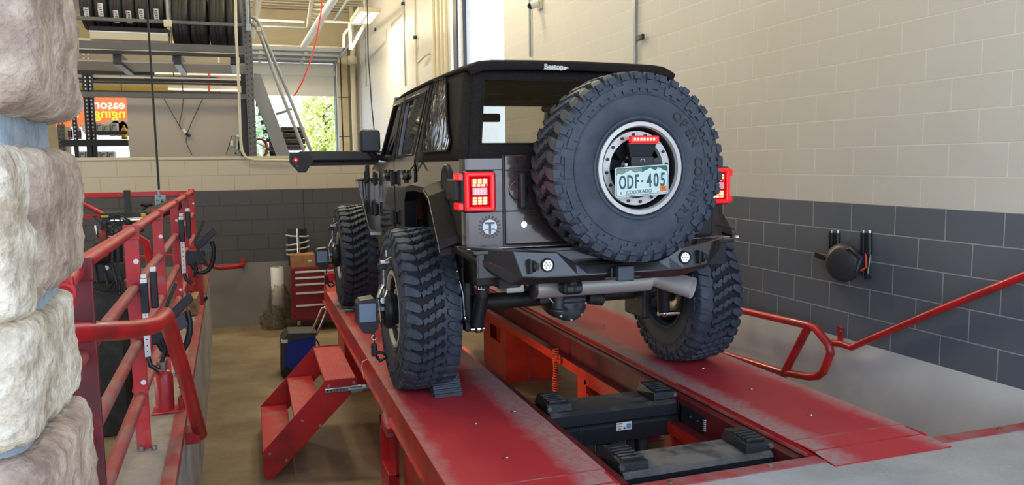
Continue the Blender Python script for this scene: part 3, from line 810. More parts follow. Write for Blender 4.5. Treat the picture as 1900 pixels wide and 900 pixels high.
# ---- bumper
b = P('paint2')
def bz(px, py, y): v = at(px, py, 'y', y); return (v.x, y, v.z)
fy = 3.72; wy = 3.95
topF = [(1.02, 3.95, .968), (1.255, fy, .955), (1.50, fy, .935), (1.60, fy, .875), (1.66, fy, .862), (2.09, fy, .862), (2.15, fy, .885), (2.23, fy, .930), (2.43, fy, .955), (2.66, 3.93, .955)]
botF = [(1.03, 3.95, .925), (1.25, fy + .02, .775), (1.36, fy + .02, .772), (1.60, fy + .02, .770), (1.66, fy + .02, .770), (2.09, fy + .02, .765), (2.15, fy + .02, .765), (2.23, fy + .02, .765), (2.41, fy + .04, .800), (2.655, 3.93, .915)]
midF = [(1.02, 3.93, .95), (1.30, fy - .025, .82), (1.40, fy - .025, .81), (1.60, fy - .025, .81), (1.66, fy - .025, .81), (2.09, fy - .025, .81), (2.15, fy - .025, .81), (2.23, fy - .025, .81), (2.38, fy - .025, .83), (2.66, 3.93, .945)]
n = len(topF); vs = topF + midF + botF + [(x, max(y + .10, 3.86), z) for x, y, z in topF] + [(x, max(y + .10, 3.86), z) for x, y, z in botF]
fs = []
for i in range(n - 1):
    fs += [(i, i + 1, n + i + 1, n + i), (n + i, n + i + 1, 2 * n + i + 1, 2 * n + i), (3 * n + i, 3 * n + i + 1, i + 1, i), (2 * n + i, 2 * n + i + 1, 4 * n + i + 1, 4 * n + i), (4 * n + i, 4 * n + i + 1, 3 * n + i + 1, 3 * n + i)]
fs += [(0, n, 2 * n, 4 * n, 3 * n), (n - 1, 4 * n - 1, 5 * n - 1, 3 * n - 1, 2 * n - 1)]
b.add(vs, fs)
b.box((1.60, fy + .03, .84), (2.14, fy + .14, .868)); b.box((1.1, 3.84, .80), (2.6, 3.90, .95))
bu = b.build('bumper', veh)
for i in (0,):
    md = bu.modifiers.new('bevel', 'BEVEL'); md.width = .006; md.segments = 2; md.limit_method = 'ANGLE'; md.angle_limit = .5
for x in (1.437, 2.245):
    b = P('black'); b.lathe([(.02, .036), (-.012, .036), (-.014, .033), (-.012, .028), (.0, .027)], (x, fy - .012, .874), 'y', 28)
    o = b.build('reversing_lamp', bu); b = P('pod'); b.lathe([(-.004, .0), (-.004, .027)], (x, fy - .014, .874), 'y', 24)
    b.m('lens_white')
    for k in range(7):
        a = 2 * PI * k / 6; r = 0 if k == 6 else .016; b.ball((x + r * math.cos(a), fy - .018, .874 + r * math.sin(a)), (.006, .003, .006), 8)
    b.build('lamp_lens', o)
for x in (1.348, 2.335):
    b = P('black'); b.box((x - .020, fy - .05, .838), (x - .004, fy + .02, .910), .003)
    b.lathe([(-.006, .0), (-.006, .030), (.006, .030), (.006, 0)], (x + .004, fy - .035, .874), 'x', 20)
    b.box((x - .004, fy - .06, .855), (x + .028, fy, .893), .006)
    b.build('shackle_mount', bu)
b = P('chockm'); b.box((1.812, fy - .075, .772), (1.908, fy - .03, .852), .008)
b.m('black'); b.box((1.825, fy - .03, .785), (1.895, fy + .05, .845)); b.box((1.745, fy - .055, .785), (1.83, fy - .04, .796)); b.box((1.89, fy - .055, .785), (1.95, fy - .04, .796))
b.box((1.78, fy - .05, .785), (1.79, fy - .03, .845))
b.build('hitch_cover', bu)
# wiring pigtail on the right corner
b = P('black'); b.tube([(2.60, 3.93, 1.02), (2.66, 3.93, 1.015), (2.715, 3.93, .99), (2.725, 3.93, .965), (2.70, 3.93, .955)], .003, 6); b.m('white'); b.box((2.72, 3.92, .94), (2.74, 3.94, .955), .002)
b.build('wiring', veh)

# ---- soft top: shell with openings
def shell():
    b = P('fabric')
    zb_, zt_ = 1.415, 1.93
    xl0, xr0, yr0 = 1.045, 2.67, 3.965
    xl1, xr1, yr1 = 1.15, 2.44, 4.17
    ts = [0, .17, .86, 1.0]
    wl, wr = .03, .95      # window columns across the rear
    rows = []
    for t in ts:
        xl, xr, yr = xl0 + (xl1 - xl0) * t, xr0 + (xr1 - xr0) * t, yr0 + (yr1 - yr0) * t
        z = zb_ + (zt_ - zb_) * t; r = .07; pts = []
        pts += [(xr, 5.08, z), (xr, 4.85, z), (xr, yr + r, z)]
        for k in range(1, 5): a = k / 5 * PI / 2; pts.append((xr - r + r * math.cos(a), yr + r - r * math.sin(a), z))
        W = (xr - xl) - 2 * r
        for q in (0, 1 - wr, 1 - wl, 1): pts.append((xr - r - W * q, yr, z))
        for k in range(1, 5): a = PI / 2 + k / 5 * PI / 2; pts.append((xl + r + r * math.cos(a), yr + r - r * math.sin(a), z))
        pts += [(xl, yr + r, z), (xl, 4.85, z), (xl, 5.08, z)]
        rows.append(pts)
    n = len(rows[0]); vs = [p for r_ in rows for p in r_]
    fs = []
    for i in range(len(rows) - 1):
        for k in range(n - 1):
            if i == 1 and k == 8: continue
            fs.append((i * n + k, i * n + k + 1, (i + 1) * n + k + 1, (i + 1) * n + k))
    b.add(vs, fs, False)
    win = [rows[1][8], rows[1][9], rows[2][9], rows[2][8]]
    return b, win
b, winq = shell()
for f in range(len(b.sm)): b.sm[f] = True
st_ = b.build('soft_top', veh)
md = st_.modifiers.new('solidify', 'SOLIDIFY'); md.thickness = .012; md.offset = -1
# roof skin, curved at its edges
b = P('fabric')
xs = [0, .02, .06, .12, .3, .5, .7, .88, .94, .98, 1]
def roof_row(y, zt, xl, xr, drop):
    out = []
    for u in xs:
        e = min(u, 1 - u); out.append((xl + (xr - xl) * u, y, zt - drop * max(0, 1 - e / .10) ** 2 + .012 * (1 - (2 * u - 1) ** 2)))
    return out
rows = [roof_row(4.115, 1.905, 1.16, 2.40, .03), roof_row(4.12, 1.945, 1.145, 2.42, .035), roof_row(4.16, 1.962, 1.135, 2.44, .045), roof_row(4.45, 1.972, 1.13, 2.44, .045), roof_row(5.1, 1.980, 1.13, 2.50, .045), roof_row(5.9, 1.975, 1.13, 2.54, .045), roof_row(6.30, 1.955, 1.14, 2.54, .045), roof_row(6.48, 1.915, 1.15, 2.54, .03)]
n = len(xs); vs = [p for r_ in rows for p in r_]
b.add(vs, [(i * n + k, i * n + k + 1, (i + 1) * n + k + 1, (i + 1) * n + k) for i in range(len(rows) - 1) for k in range(n - 1)], True)
rf = b.build('roof', st_); md = rf.modifiers.new('solidify', 'SOLIDIFY'); md.thickness = .018; md.offset = -1
b = P('white')
T = plane_T((1.64, 4.108, 1.932), (1, 0, -.0), (0, -.05, 1))
b.text('Bestop', .036, T, .001, 1.15, bold=.0012); b.box((-.06, -.016, -.0005), (.075, -.011, .0006), T=T); b.prism([(.06, -.012, 0), (.092, -.004, 0), (.06, .004, 0)], (0, 0, .001), T=T)
b.build('roof_logo', st_, fix=False)
# rear tinted window and its stitched border
b = P('film'); b.add(winq, [(0, 1, 2, 3)]); b.build('rear_window', st_, fix=False)
b = P('fabric')
for i in range(4): b.tube([winq[i], winq[(i + 1) % 4]], .006, 6)
b.tube([(1.10, 3.957, 1.42), (1.19, 4.155, 1.93)], .004, 6)
b.build('window_binding', st_)
# wrinkled clear side window
def xs_at(z): return 1.045 + .105 * (z - 1.415) / .515
b = P('vinyl')
def sideq(y, z, o=.004): return (xs_at(z) - .012 - o, y, z)
co = [(4.87, 1.475), (4.86, 1.93), (4.53, 1.925), (4.36, 1.80), (4.22, 1.60), (4.16, 1.52), (4.18, 1.475)]
co = [(4.875, 1.472), (4.885, 1.60), (4.88, 1.90), (4.85, 1.915), (4.56, 1.905), (4.52, 1.88), (4.30, 1.62), (4.175, 1.53), (4.17, 1.49), (4.20, 1.472)]
b.prism([sideq(y, z, 0) for y, z in co], (-.006, 0, 0)); b.build('side_window', st_)
b = P('fabric'); b.tube([sideq(y, z, .006) for y, z in co] + [sideq(*co[0], .006)], .006, 6); b.build('side_window_binding', st_)
# drawstring at the bottom
b = P('black'); b.tube([(1.035, 5.0, 1.415), (1.03, 5.12, 1.38), (1.03, 5.2, 1.36)], .005, 6); b.tube([(1.035, 5.0, 1.415), (1.025, 4.92, 1.36)], .006, 6); b.build('strap', st_)

# ---- doors
def door(y0b, y1b, y0t, y1t, ztop, name, slant=0):
    xo = lambda z: 1.045 + .105 * max(0, (z - 1.415)) / .515 - .004
    Pn = lambda y, z, o=0: (xo(z) + o, y, z)
    b = P('paint')
    b.prism([(1.050, y0b, 1.42), (1.050, y1b, 1.42), (1.050, y1b, .86), (1.050, y0b + .04 if slant == 0 else y0b, .86)], (-.008, 0, 0))
    b.m('black'); b.box((1.0475, y0b - .008, .86), (1.051, y0b, 1.42)); b.box((1.0475, y0b, 1.418), (1.051, y1b, 1.424))
    o = b.build(name, veh)
    f = P('paint')
    out = [(y0b, 1.42), (y1b, 1.42), (y1t, ztop), (y0t, ztop)]; w_ = .07
    inn = [(y0b + w_, 1.47), (y1b - w_ - .03, 1.47), (y1t - w_, ztop - .055), (y0t + w_, ztop - .055)]
    for i in range(4):
        j = (i + 1) % 4
        q0 = [Pn(*out[i]), Pn(*out[j]), Pn(*inn[j]), Pn(*inn[i])]; q1 = [(x + .03, y, z) for x, y, z in q0]; f.hexa(q0, q1)
    f.m('black')
    inn2 = [(y0b + w_ - .008, 1.462), (y1b - w_ - .022, 1.462), (y1t - w_ + .008, ztop - .047), (y0t + w_ - .008, ztop - .047)]
    f.tube([Pn(*p, -.002) for p in inn2 + [inn2[0]]], .007, 6)
    f.build('door_frame', o)
    g = P('glass'); g.add([Pn(*p, .012) for p in inn], [(0, 1, 2, 3)]); g.build('door_glass', o, fix=False)
    return o
dr = door(5.13, 5.86, 5.04, 5.86, 1.925, 'rear_door')
df = door(5.89, 6.62, 5.89, 6.36, 1.915, 'front_door', 1)
for o, y in ((dr, 5.40), (df, 6.16)):
    b = P('black'); b.ball((1.03, y, 1.315), (.022, .085, .026), 12); b.cyl((1.04, y, 1.27), (1.02, y, 1.36), .016, seg=10); b.m('steel'); b.box((1.004, y - .03, 1.305), (1.010, y + .03, 1.328), .002); b.build('handle', o)
for y, z in ((5.84, 1.30), (5.84, 1.0), (6.72, 1.28), (6.72, 1.02)):
    b = P('black'); b.box((1.005, y - .03, z - .05), (1.045, y + .03, z + .05), .012); b.cyl((1.015, y - .02, z - .06), (1.015, y - .02, z + .06), .012, seg=8)
    b.build('door_hinge', veh)
b = P('paint')   # window divider, windscreen frame and pillars
for x0, x1 in ((1.09, 1.16), (2.56, 2.63)): b.hexa([(x0, 6.62, 1.40), (x1, 6.62, 1.40), (x1, 6.70, 1.40), (x0, 6.70, 1.40)], [(x0 + .07 * (1 if x0 < 2 else -1), 6.38, 1.93), (x1 + .07 * (1 if x0 < 2 else -1), 6.38, 1.93), (x1 + .07 * (1 if x0 < 2 else -1), 6.46, 1.93), (x0 + .07 * (1 if x0 < 2 else -1), 6.46, 1.93)])
b.box((1.16, 6.37, 1.885), (2.56, 6.45, 1.945)); b.box((1.10, 6.60, 1.38), (2.62, 6.72, 1.44))
b.build('windscreen_frame', veh)
b = P('wind'); b.add([(1.15, 6.66, 1.44), (2.57, 6.66, 1.44), (2.50, 6.42, 1.89), (1.22, 6.42, 1.89)], [(0, 1, 2, 3)]); b.build('windscreen', veh, fix=False)
b = P('black'); b.hexa([(2.62, 3.97, 1.42), (2.62, 6.6, 1.42), (2.62, 6.6, 1.5), (2.62, 3.97, 1.5)], [(2.60, 3.97, 1.42), (2.60, 6.6, 1.42), (2.60, 6.6, 1.5), (2.60, 3.97, 1.5)])
b.hexa([(2.655, 5.08, 1.42), (2.655, 6.6, 1.42), (2.55, 6.4, 1.93), (2.55, 5.08, 1.93)], [(2.635, 5.08, 1.42), (2.635, 6.6, 1.42), (2.53, 6.4, 1.93), (2.53, 5.08, 1.93)])
b.build('side_panel', veh)
# seats, roll bar, mirror inside
b = P('soot')
for x0 in (1.22, 2.08):
    b.box((x0, 5.55, .95), (x0 + .44, 5.72, 1.50), .05)
b.box((1.26, 5.57, 1.5), (1.60, 5.68, 1.78), .04)
b.box((1.28, 4.75, .95), (2.45, 4.9, 1.46), .05)
b.box((1.2, 6.2, 1.30), (2.52, 6.6, 1.44), .03)
b.build('seat', veh)
b = P('soot'); b.tube([(1.24, 5.3, 1.42), (1.28, 5.3, 1.86), (2.42, 5.3, 1.86), (2.5, 5.3, 1.42)], .028, 8); b.tube([(1.28, 4.3, 1.84), (1.26, 6.35, 1.86)], .025, 8); b.tube([(2.42, 4.3, 1.84), (2.44, 6.35, 1.86)], .025, 8)
b.box((1.24, 5.25, 1.42), (1.55, 5.28, 1.86))  # added dark panel blocking the view through the driver side
b.build('roll_bar_and_blocker', veh)
b = P('black'); b.box((1.80, 6.20, 1.74), (2.0, 6.24, 1.81), .015); b.build('interior_mirror', veh)
# door mirror
b = P('black'); b.box((.872, 6.42, 1.500), (1.035, 6.56, 1.690), .03); b.tube([(.95, 6.5, 1.51), (.98, 6.5, 1.47), (1.06, 6.52, 1.46)], .028, 8); b.m('darkgrey'); b.box((.885, 6.415, 1.512), (1.022, 6.425, 1.678), .01)
b.build('door_mirror', veh)
b = P('black'); b.box((2.70, 6.45, 1.5), (2.86, 6.56, 1.69), .03); b.cyl((2.62, 6.5, 1.46), (2.76, 6.5, 1.5), .025); b.build('door_mirror', veh)

# ---- fender flares
def flare(side):
    s = 1 if side < 0 else -1; xb = 1.055 if side < 0 else 2.665
    path = [(5.13, 1.00, .0), (5.12, 1.19, .0), (5.02, 1.255, .03), (4.80, 1.272, .05), (4.45, 1.268, .055), (4.30, 1.22, .06), (4.17, 1.10, .075), (4.05, .985, .085), (4.03, .945, .08)]
    b = P('flare'); o_ = []; i_ = []
    for y, z, q in path: o_.append((xb - s * (.085 + q * .3), y, z)); i_.append((xb, y, z + .035))
    n = len(path); lo = [(x, y, z - .035) for x, y, z in o_]
    # thin front-to-rear lip, top skin and bottom return
    vs = o_ + i_ + lo + [(xb, y - .0, z - .03) for y, z, q in path]
    fs = []
    for k in range(n - 1): fs += [(k, k + 1, n + k + 1, n + k), (k, k + 1, 2 * n + k + 1, 2 * n + k), (2 * n + k, 2 * n + k + 1, 3 * n + k + 1, 3 * n + k)]
    b.add(vs, fs)
    b.m('steel'); b.tube([(x, y, z - .016) for x, y, z in o_[4:]], .002, 5)
    b.build('fender_flare', veh)
flare(-1); flare(1)
# front flare, its rear face seen behind the front wheel
for s, xb in ((-1, 1.07), (1, 2.65)):
    b = P('paint2')
    X = lambda d: xb + s * d
    fa = [(X(.155), 6.98, 1.262), (X(-.10), 6.98, 1.268), (X(-.10), 6.98, .79), (X(.06), 6.98, .80)]
    b.m('paint'); b.prism(fa, (0, .03, 0)); b.m('paint2')
    b.hexa([(X(.17), 6.98, 1.255), (X(-.02), 6.98, 1.262), (X(-.02), 6.98, 1.285), (X(.17), 6.98, 1.275)], [(X(.15), 7.25, 1.25), (X(-.02), 7.25, 1.262), (X(-.02), 7.25, 1.29), (X(.15), 7.25, 1.27)])
    b.m('steel'); b.tube([(X(.162), 6.975, 1.262), (X(.066), 6.975, .80)], .004, 6)
    b.build('front_flare', veh)
b = P('white'); b.box((1.01, 6.95, .775), (1.12, 6.99, .80)); b.m('bluegrey'); b.box((1.12, 6.95, .78), (1.17, 6.99, .80)); b.build('rock_light', veh)
# boot brackets beside the front flare
b = P('black'); b.box((.965, 6.86, 1.25), (1.0, 6.90, 1.40), .008); b.tube([(1.0, 6.9, 1.40), (.96, 6.9, 1.33), (.97, 6.9, 1.10)], .006, 6); b.box((1.02, 6.94, .95), (1.07, 6.98, 1.03), .006); b.build('antenna_mount', veh)

# ---- running gear
AZ = RT + WR
b = P('soot'); b.cyl((1.12, 4.7, AZ), (2.68, 4.7, AZ), .052, seg=20); b.ball((1.90, 4.66, AZ - .01), (.14, .15, .125), 18)
b.m('cast'); b.m('cast'); b.lathe([(.0, .118), (-.03, .112), (-.055, .085), (-.065, .03), (-.065, 0)], (1.90, 4.53, AZ - .015), 'y', 20)
b.cyl((1.905, 4.50, AZ + .06), (1.905, 4.50, AZ + .16), .045, .05, 14); b.cyl((1.83, 4.47, AZ + .015), (1.98, 4.47, AZ + .015), .022)
b.m('soot'); b.box((1.78, 4.52, AZ + .03), (1.84, 4.62, AZ + .12), .008); b.cyl((2.02, 4.5, AZ + .02), (2.12, 4.5, AZ), .045, seg=14)
b.m('steel')
for k in range(8): a = 2 * PI * k / 8; b.cyl((1.90 + .10 * math.cos(a), 4.50, AZ - .015 + .10 * math.sin(a)), (1.90 + .10 * math.cos(a), 4.485, AZ - .015 + .10 * math.sin(a)), .009, seg=6)
b.m('soot')
for x in (1.30, 2.46): b.box((x - .03, 4.52, AZ - .16), (x + .03, 4.80, AZ + .06), .015)
b.cyl((1.15, 4.70, AZ), (1.10, 4.70, AZ), .09, seg=24); b.cyl((2.64, 4.70, AZ), (2.70, 4.70, AZ), .09, seg=24)
b.m('steel'); b.lathe([(0, .165), (-.012, .165), (-.012, .10), (-.012, 0)], (2.73, 4.70, AZ), 'x', 28); b.lathe([(0, .165), (.012, .165), (.012, .10), (.012, 0)], (1.05, 4.70, AZ), 'x', 28)
b.build('rear_axle', veh)
b = P('silver'); b.cyl((1.53, 4.18, .675), (2.28, 4.18, .675), .060, seg=24); b.tube([(2.22, 4.18, .69), (2.30, 4.17, .695), (2.36, 4.12, .680), (2.475, 3.99, .645)], [.045, .05, .058, .064], 20, cap=False); b.m('black'); b.cyl((2.385, 4.095, .673), (2.39, 4.09, .672), .050, seg=20)
b.m('cast'); b.lathe([(0, 0), (-.004, .062), (.01, .066)], (1.53, 4.18, .675), 'x', 24)
b.m('silver'); b.box((1.36, 4.15, .66), (1.47, 4.30, .77), .01); b.m('black'); b.cyl((1.425, 4.14, .715), (1.425, 4.16, .715), .022)
b.build('muffler', veh)
v = at(1062, 535, 'y', 3.98); b = P('black'); b.box((v.x - .06, 3.96, v.z - .035), (v.x + .06, 4.06, v.z + .04), .02); b.m('chockm'); b.box((v.x - .045, 3.945, v.z - .018), (v.x + .05, 3.965, v.z + .020), .016); b.m('black'); b.box((v.x - .004, 3.94, v.z - .01), (v.x + .012, 3.95, v.z + .012)); b.box((v.x - .02, 3.96, v.z), (v.x + .02, 4.0, v.z + .14)); b.build('trailer_socket', veh)
b = P('cast'); v = at(1036, 560, 'y', 4.46); b.cyl((v.x, 4.46, v.z - .04), (v.x, 4.46, v.z + .05), .036, .040, 16); b.lathe([(0, .055), (.012, .055), (.012, 0)], (v.x + .005, 4.455, v.z - .055), 'z', 18); b.m('steel'); b.cyl((v.x - .02, 4.45, v.z - .02), (v.x - .09, 4.5, v.z + .07), .009, seg=8); b.m('soot'); b.box((v.x - .12, 4.47, v.z - .01), (v.x - .05, 4.56, v.z + .07), .012); b.box((v.x + .06, 4.48, v.z - .01), (v.x + .13, 4.56, v.z + .06), .01); b.m('steel'); b.cyl((v.x + .095, 4.475, v.z + .02), (v.x + .095, 4.485, v.z + .02), .014, seg=10); b.build('pinion_brace', veh)
for sx0, sx1 in ((1.295, 1.245), (2.45, 2.50)):
    b = P('darkgrey'); ta = (sx0, 4.32, .80); tb = (sx1, 4.38, .44)
    mid = tuple(a + (c - a) * .5 for a, c in zip(ta, tb))
    b.cyl(ta, mid, .036, seg=16); b.m('black'); b.cyl(mid, tb, .042, seg=16)
    b.m('chrome'); b.cyl((tb[0] - .04, tb[1], tb[2] - .02), (tb[0] + .045, tb[1], tb[2] - .02), .014, seg=10); b.ball((tb[0] + .01, tb[1], tb[2] - .02), .028, 12)
    o = b.build('shock_absorber', veh)
b = P('white'); b.text('FOX', .055, plane_T((1.262, 4.30, .715), (.14, -.1, 1), (-1, 0, .14)), .001, bold=.001); b.build('shock_lettering', veh)
b = P('chrome')
b.cyl((1.135, 4.40, .76), (1.165, 4.40, .64), .008, seg=8); b.cyl((1.165, 4.40, .64), (1.175, 4.40, .50), .013, seg=10); b.ball((1.135, 4.40, .77), .018, 10); b.ball((1.178, 4.40, .49), .02, 10)
b.cyl((2.50, 4.36, .42), (2.60, 4.36, .42), .016, seg=10)
b.build('sway_link', veh)
for q_ in ([(1.2, 4.5, .47), (1.25, 5.2, .55), (1.3, 6.0, .65)], [(2.5, 4.5, .47), (2.45, 5.2, .55), (2.4, 6.0, .65)]):
    b = P('soot'); b.tube(q_, .03, 8); b.build('trailing_arm', veh)
b = P('soot')
b.box((1.18, 4.40, .40), (1.22, 4.62, .70), .01); b.box((1.20, 4.20, .70), (1.34, 4.5, .90), .01); b.box((2.38, 4.20, .74), (2.52, 4.5, .90), .01)
b.tube([(1.14, 4.3, .80), (1.17, 4.35, .55), (1.20, 4.4, .45)], .007, 6); b.cyl((1.22, 4.55, .60), (1.22, 4.55, .90), .06, seg=14)
for i in range(5): b.lathe([(-.012, .062), (0, .074), (.012, .062)], (2.44, 4.6, .62 + i * .05), 'z', 16)
b.cyl((1.12, 7.72, AZ), (2.68, 7.72, AZ), .05); b.cyl((1.885, 4.8, AZ), (1.885, 6.6, .62), .035)
b.box((1.7, 5.6, .58), (2.1, 6.8, .80), .03)
b.build('suspension', veh)

# ================================================================== ALIGNMENT LIFT
lift = thing('alignment_lift', 'red steel drive-on alignment lift with two runways under the vehicle', 'vehicle lift', (1.95, 5.9, PIT))
LY0, LY1 = 2.78, 8.95
def runway(x0, x1, mk, name_label, inner):
    b = P(mk)
    b.add([(x0, LY0 + .30, RT), (x1, LY0 + .30, RT), (x1, LY1, RT), (x0, LY1, RT)], [(0, 1, 2, 3)])
    b.add([(x0, LY0, .006), (x1, LY0, .006), (x1, LY0 + .30, RT), (x0, LY0 + .30, RT)], [(0, 1, 2, 3)])
    b.m('red')
    b.box((x0, PY + .04, -.13), (x0 + .012, LY1, RT - .001)); b.box((x1 - .012, PY + .04, -.13), (x1, LY1, RT - .001))
    b.add([(x0, LY0, .006), (x1, LY0, .006), (x1, LY0, .0005), (x0, LY0, .0005)], [(0, 1, 2, 3)])
    b.add([(x0, LY0, .006), (x0, LY0, .0005), (x0, PY + .04, .0005), (x0, PY + .04, RT - .002), (x0, LY0 + .3, RT)], [(0, 1, 2, 3, 4)])
    b.box((x0 + .01, PY + .06, -.10), (x1 - .01, LY1 - .01, RT - .006))
    b.box((x0 - .02, PY + .06, -.14), (x0 + .02, LY1, -.128)); b.box((x1 - .02, PY + .06, -.14), (x1 + .02, LY1, -.128))
    b.m('raildust'); b.box((x0, LY0 + .295, RT - .002), (x1, LY0 + .303, RT + .0015))
    o = b.build('runway', lift)
    if name_label: o['label'] = name_label
    b = P('steel')
    return o
rwl = runway(.745, 1.46, 'runway_l', 'left runway', 1)
rwr = runway(2.48, 3.17, 'runway_r', 'right runway', -1)
def bolt(par, x, y, z=RT, r=.010):
    b = P('steel'); b.cyl((x, y, z - .002), (x, y, z + .005), r, r * .8, 8); b.m('black'); b.cyl((x - .02, y, z), (x - .02, y, z + .001), .006, seg=8); b.build('bolt', par)
for x, y in ((1.088, 3.878), (1.092, 3.364), (1.208, 4.86), (1.348, 4.0)): bolt(rwl, x, y)
for x, y in ((2.832, 3.367), (2.827, 3.888), (2.814, 4.398), (3.10, 5.409), (2.82, 5.9)): bolt(rwr, x, y)
# front stop flap of the left runway, turn plates
b = P('red'); b.hexa([(.75, 8.60, RT), (1.44, 8.60, RT), (1.44, 8.95, RT), (.75, 8.95, RT)], [(.75, 8.72, .10), (1.44, 8.72, .10), (1.44, 8.95, .10), (.75, 8.95, .10)]); b.box((.755, 8.90, RT), (1.44, 8.95, .19), .006); b.build('wheel_stop', rwl)
b = P('cast'); b.box((.80, 7.3, RT + .0005), (1.36, 8.1, RT + .004), .001); b.m('steel'); b.box((.76, 7.42, RT + .001), (.88, 7.50, RT + .012), .003); b.cyl((.955, 7.72, RT + .002), (.955, 7.72, RT + .014), .20, seg=36); b.build('turn_plate', rwl)
b = P('cast'); b.box((2.52, 7.3, RT + .0005), (3.1, 8.1, RT + .004), .001); b.m('steel'); b.cyl((2.83, 7.72, RT + .002), (2.83, 7.72, RT + .014), .20, seg=36); b.build('turn_plate', rwr)
# jack rails on the inner sides
b = P('darkred'); b.box((2.405, PY + .10, -.165), (2.468, LY1 - .3, -.02)); b.m('orange'); b.box((2.33, PY + .45, -.235), (2.405, LY1 - .3, -.165)); b.m('darkred'); b.add([(2.33, PY + .45, -.1645), (2.405, PY + .45, -.1645), (2.405, LY1 - .3, -.1645), (2.33, LY1 - .3, -.1645)], [(0, 1, 2, 3)])
b.m('raildust'); b.box((2.462, PY + .08, RT - .035), (2.4795, LY1 - .3, RT - .022)); b.build('jack_rail', rwr)
b = P('darkred'); b.box((1.472, PY + .10, -.165), (1.535, LY1 - .3, -.02)); b.m('orange'); b.box((1.535, PY + .45, -.235), (1.60, LY1 - .3, -.165)); b.build('jack_rail', rwl)
# supports
def support(x0, x1, y0, y1, z1, mk, hole=None):
    b = P(mk)
    if hole:          # left face has a rectangular opening
        hy0, hy1, hz0, hz1 = hole
        for (a, c, e, f) in ((y0, hy0, PIT, z1), (hy1, y1, PIT, z1), (hy0, hy1, PIT, hz0), (hy0, hy1, hz1, z1)): b.box((x0, a, e), (x0 + .01, c, f))
        b.box((x0 + .01, y0, PIT), (x1, y0 + .012, z1)); b.box((x0 + .012, y0 + .3, PIT), (x1, y0 + .312, z1)); b.box((x1 - .012, y0, PIT), (x1, y1, z1)); b.box((x0 + .01, y1 - .01, PIT), (x1, y1, z1)); b.box((x0, y0 + .02, PIT), (x1, y1, PIT + .03))
    else: b.box((x0, y0, PIT), (x1, y1, z1), .004)
    b.m('raildust'); b.box((x0 - .05, y0 - .06, PIT), (x1 + .02, y1 + .05, PIT + .012))
    return b
b = support(2.335, 2.90, 7.2, 7.95, -.24, 'orange', (7.36, 7.72, -.42, -.27)); b.m('raildust'); b.box((2.332, 7.197, PIT), (2.34, 7.203, -.24)); b.box((2.58, 7.192, PIT), (2.588, 7.2, -.14)); b.build('support', lift)
b = support(2.40, 3.0, 5.30, 5.55, -.17, 'orange'); b.m('orange')
b.box((2.345, 4.50, -.28), (2.39, 5.30, -.24)); b.box((2.345, 5.26, PIT), (2.40, 5.34, -.24)); b.box((2.345, 4.5, PIT), (2.40, 4.56, -.24)); b.hexa([(2.35, 5.26, -.34), (2.39, 5.26, -.34), (2.39, 5.26, -.40), (2.35, 5.26, -.40)], [(2.35, 4.56, -.62), (2.39, 4.56, -.62), (2.39, 4.56, -.68), (2.35, 4.56, -.68)]); b.build('support', lift)
b = support(2.35, 2.95, 3.55, 4.1, -.24, 'red'); b.build('support', lift)
b = support(.775, 1.34, 3.35, 4.32, -.14, 'red'); b.build('support', lift)
b = P('red')
b.box((.70, 4.42, PIT), (.765, 4.70, -.42), .004); b.box((.70, 4.66, -.44), (.765, 4.70, -.14)); b.box((.70, 4.42, -.20), (.765, 4.70, -.14)); b.box((.745, 4.42, -.44), (.765, 4.70, -.14)); b.m('raildust'); b.box((.66, 4.38, PIT), (.80, 4.74, PIT + .012)); b.cyl((.72, 4.42, -.19), (.72, 4.62, -.12), .022, seg=10)
b.m('steel'); b.cyl((.69, 4.40, PIT + .012), (.69, 4.40, PIT + .03), .012, seg=6); b.build('lock_bracket', lift)
b = support(.80, 1.34, 7.5, 8.1, -.14, 'red'); b.build('support', lift)
b = P('black'); b.box((1.62, 5.3, PIT), (2.26, 7.3, PIT + .06), .01); b.m('darkgrey')
b.box((1.70, 5.5, PIT + .06), (1.80, 7.2, PIT + .16), .01); b.box((2.08, 5.5, PIT + .06), (2.18, 7.2, PIT + .16), .01)
b.m('chrome')
for i in range(9): b.ball((1.60 + .012 * (i % 3), 5.0 - i * .11, -.20 - .01 * (i % 2)), .013, 8)
b.build('scissor_base', lift)
# work lamp fixed under the left runway
b = P('white'); b.box((1.30, 5.2, -.20), (1.36, 6.2, -.15), .006); b.m('tube'); b.box((1.36, 5.22, -.195), (1.364, 6.18, -.155)); wlp = b.build('runway_lamp', rwl)
l = bpy.data.lights.new('runway_lamp_light', 'AREA'); l.shape = 'RECTANGLE'; l.size = 1.0; l.size_y = .05; l.energy = 8; l.color = (1, .80, .52)
o = bpy.data.objects.new('runway_lamp_light', l); C.objects.link(o); o.matrix_basis = Matrix.Translation((1.38, 5.7, -.18)) @ Vector((-1, 0, .35)).to_track_quat('Z', 'X').to_matrix().to_4x4()
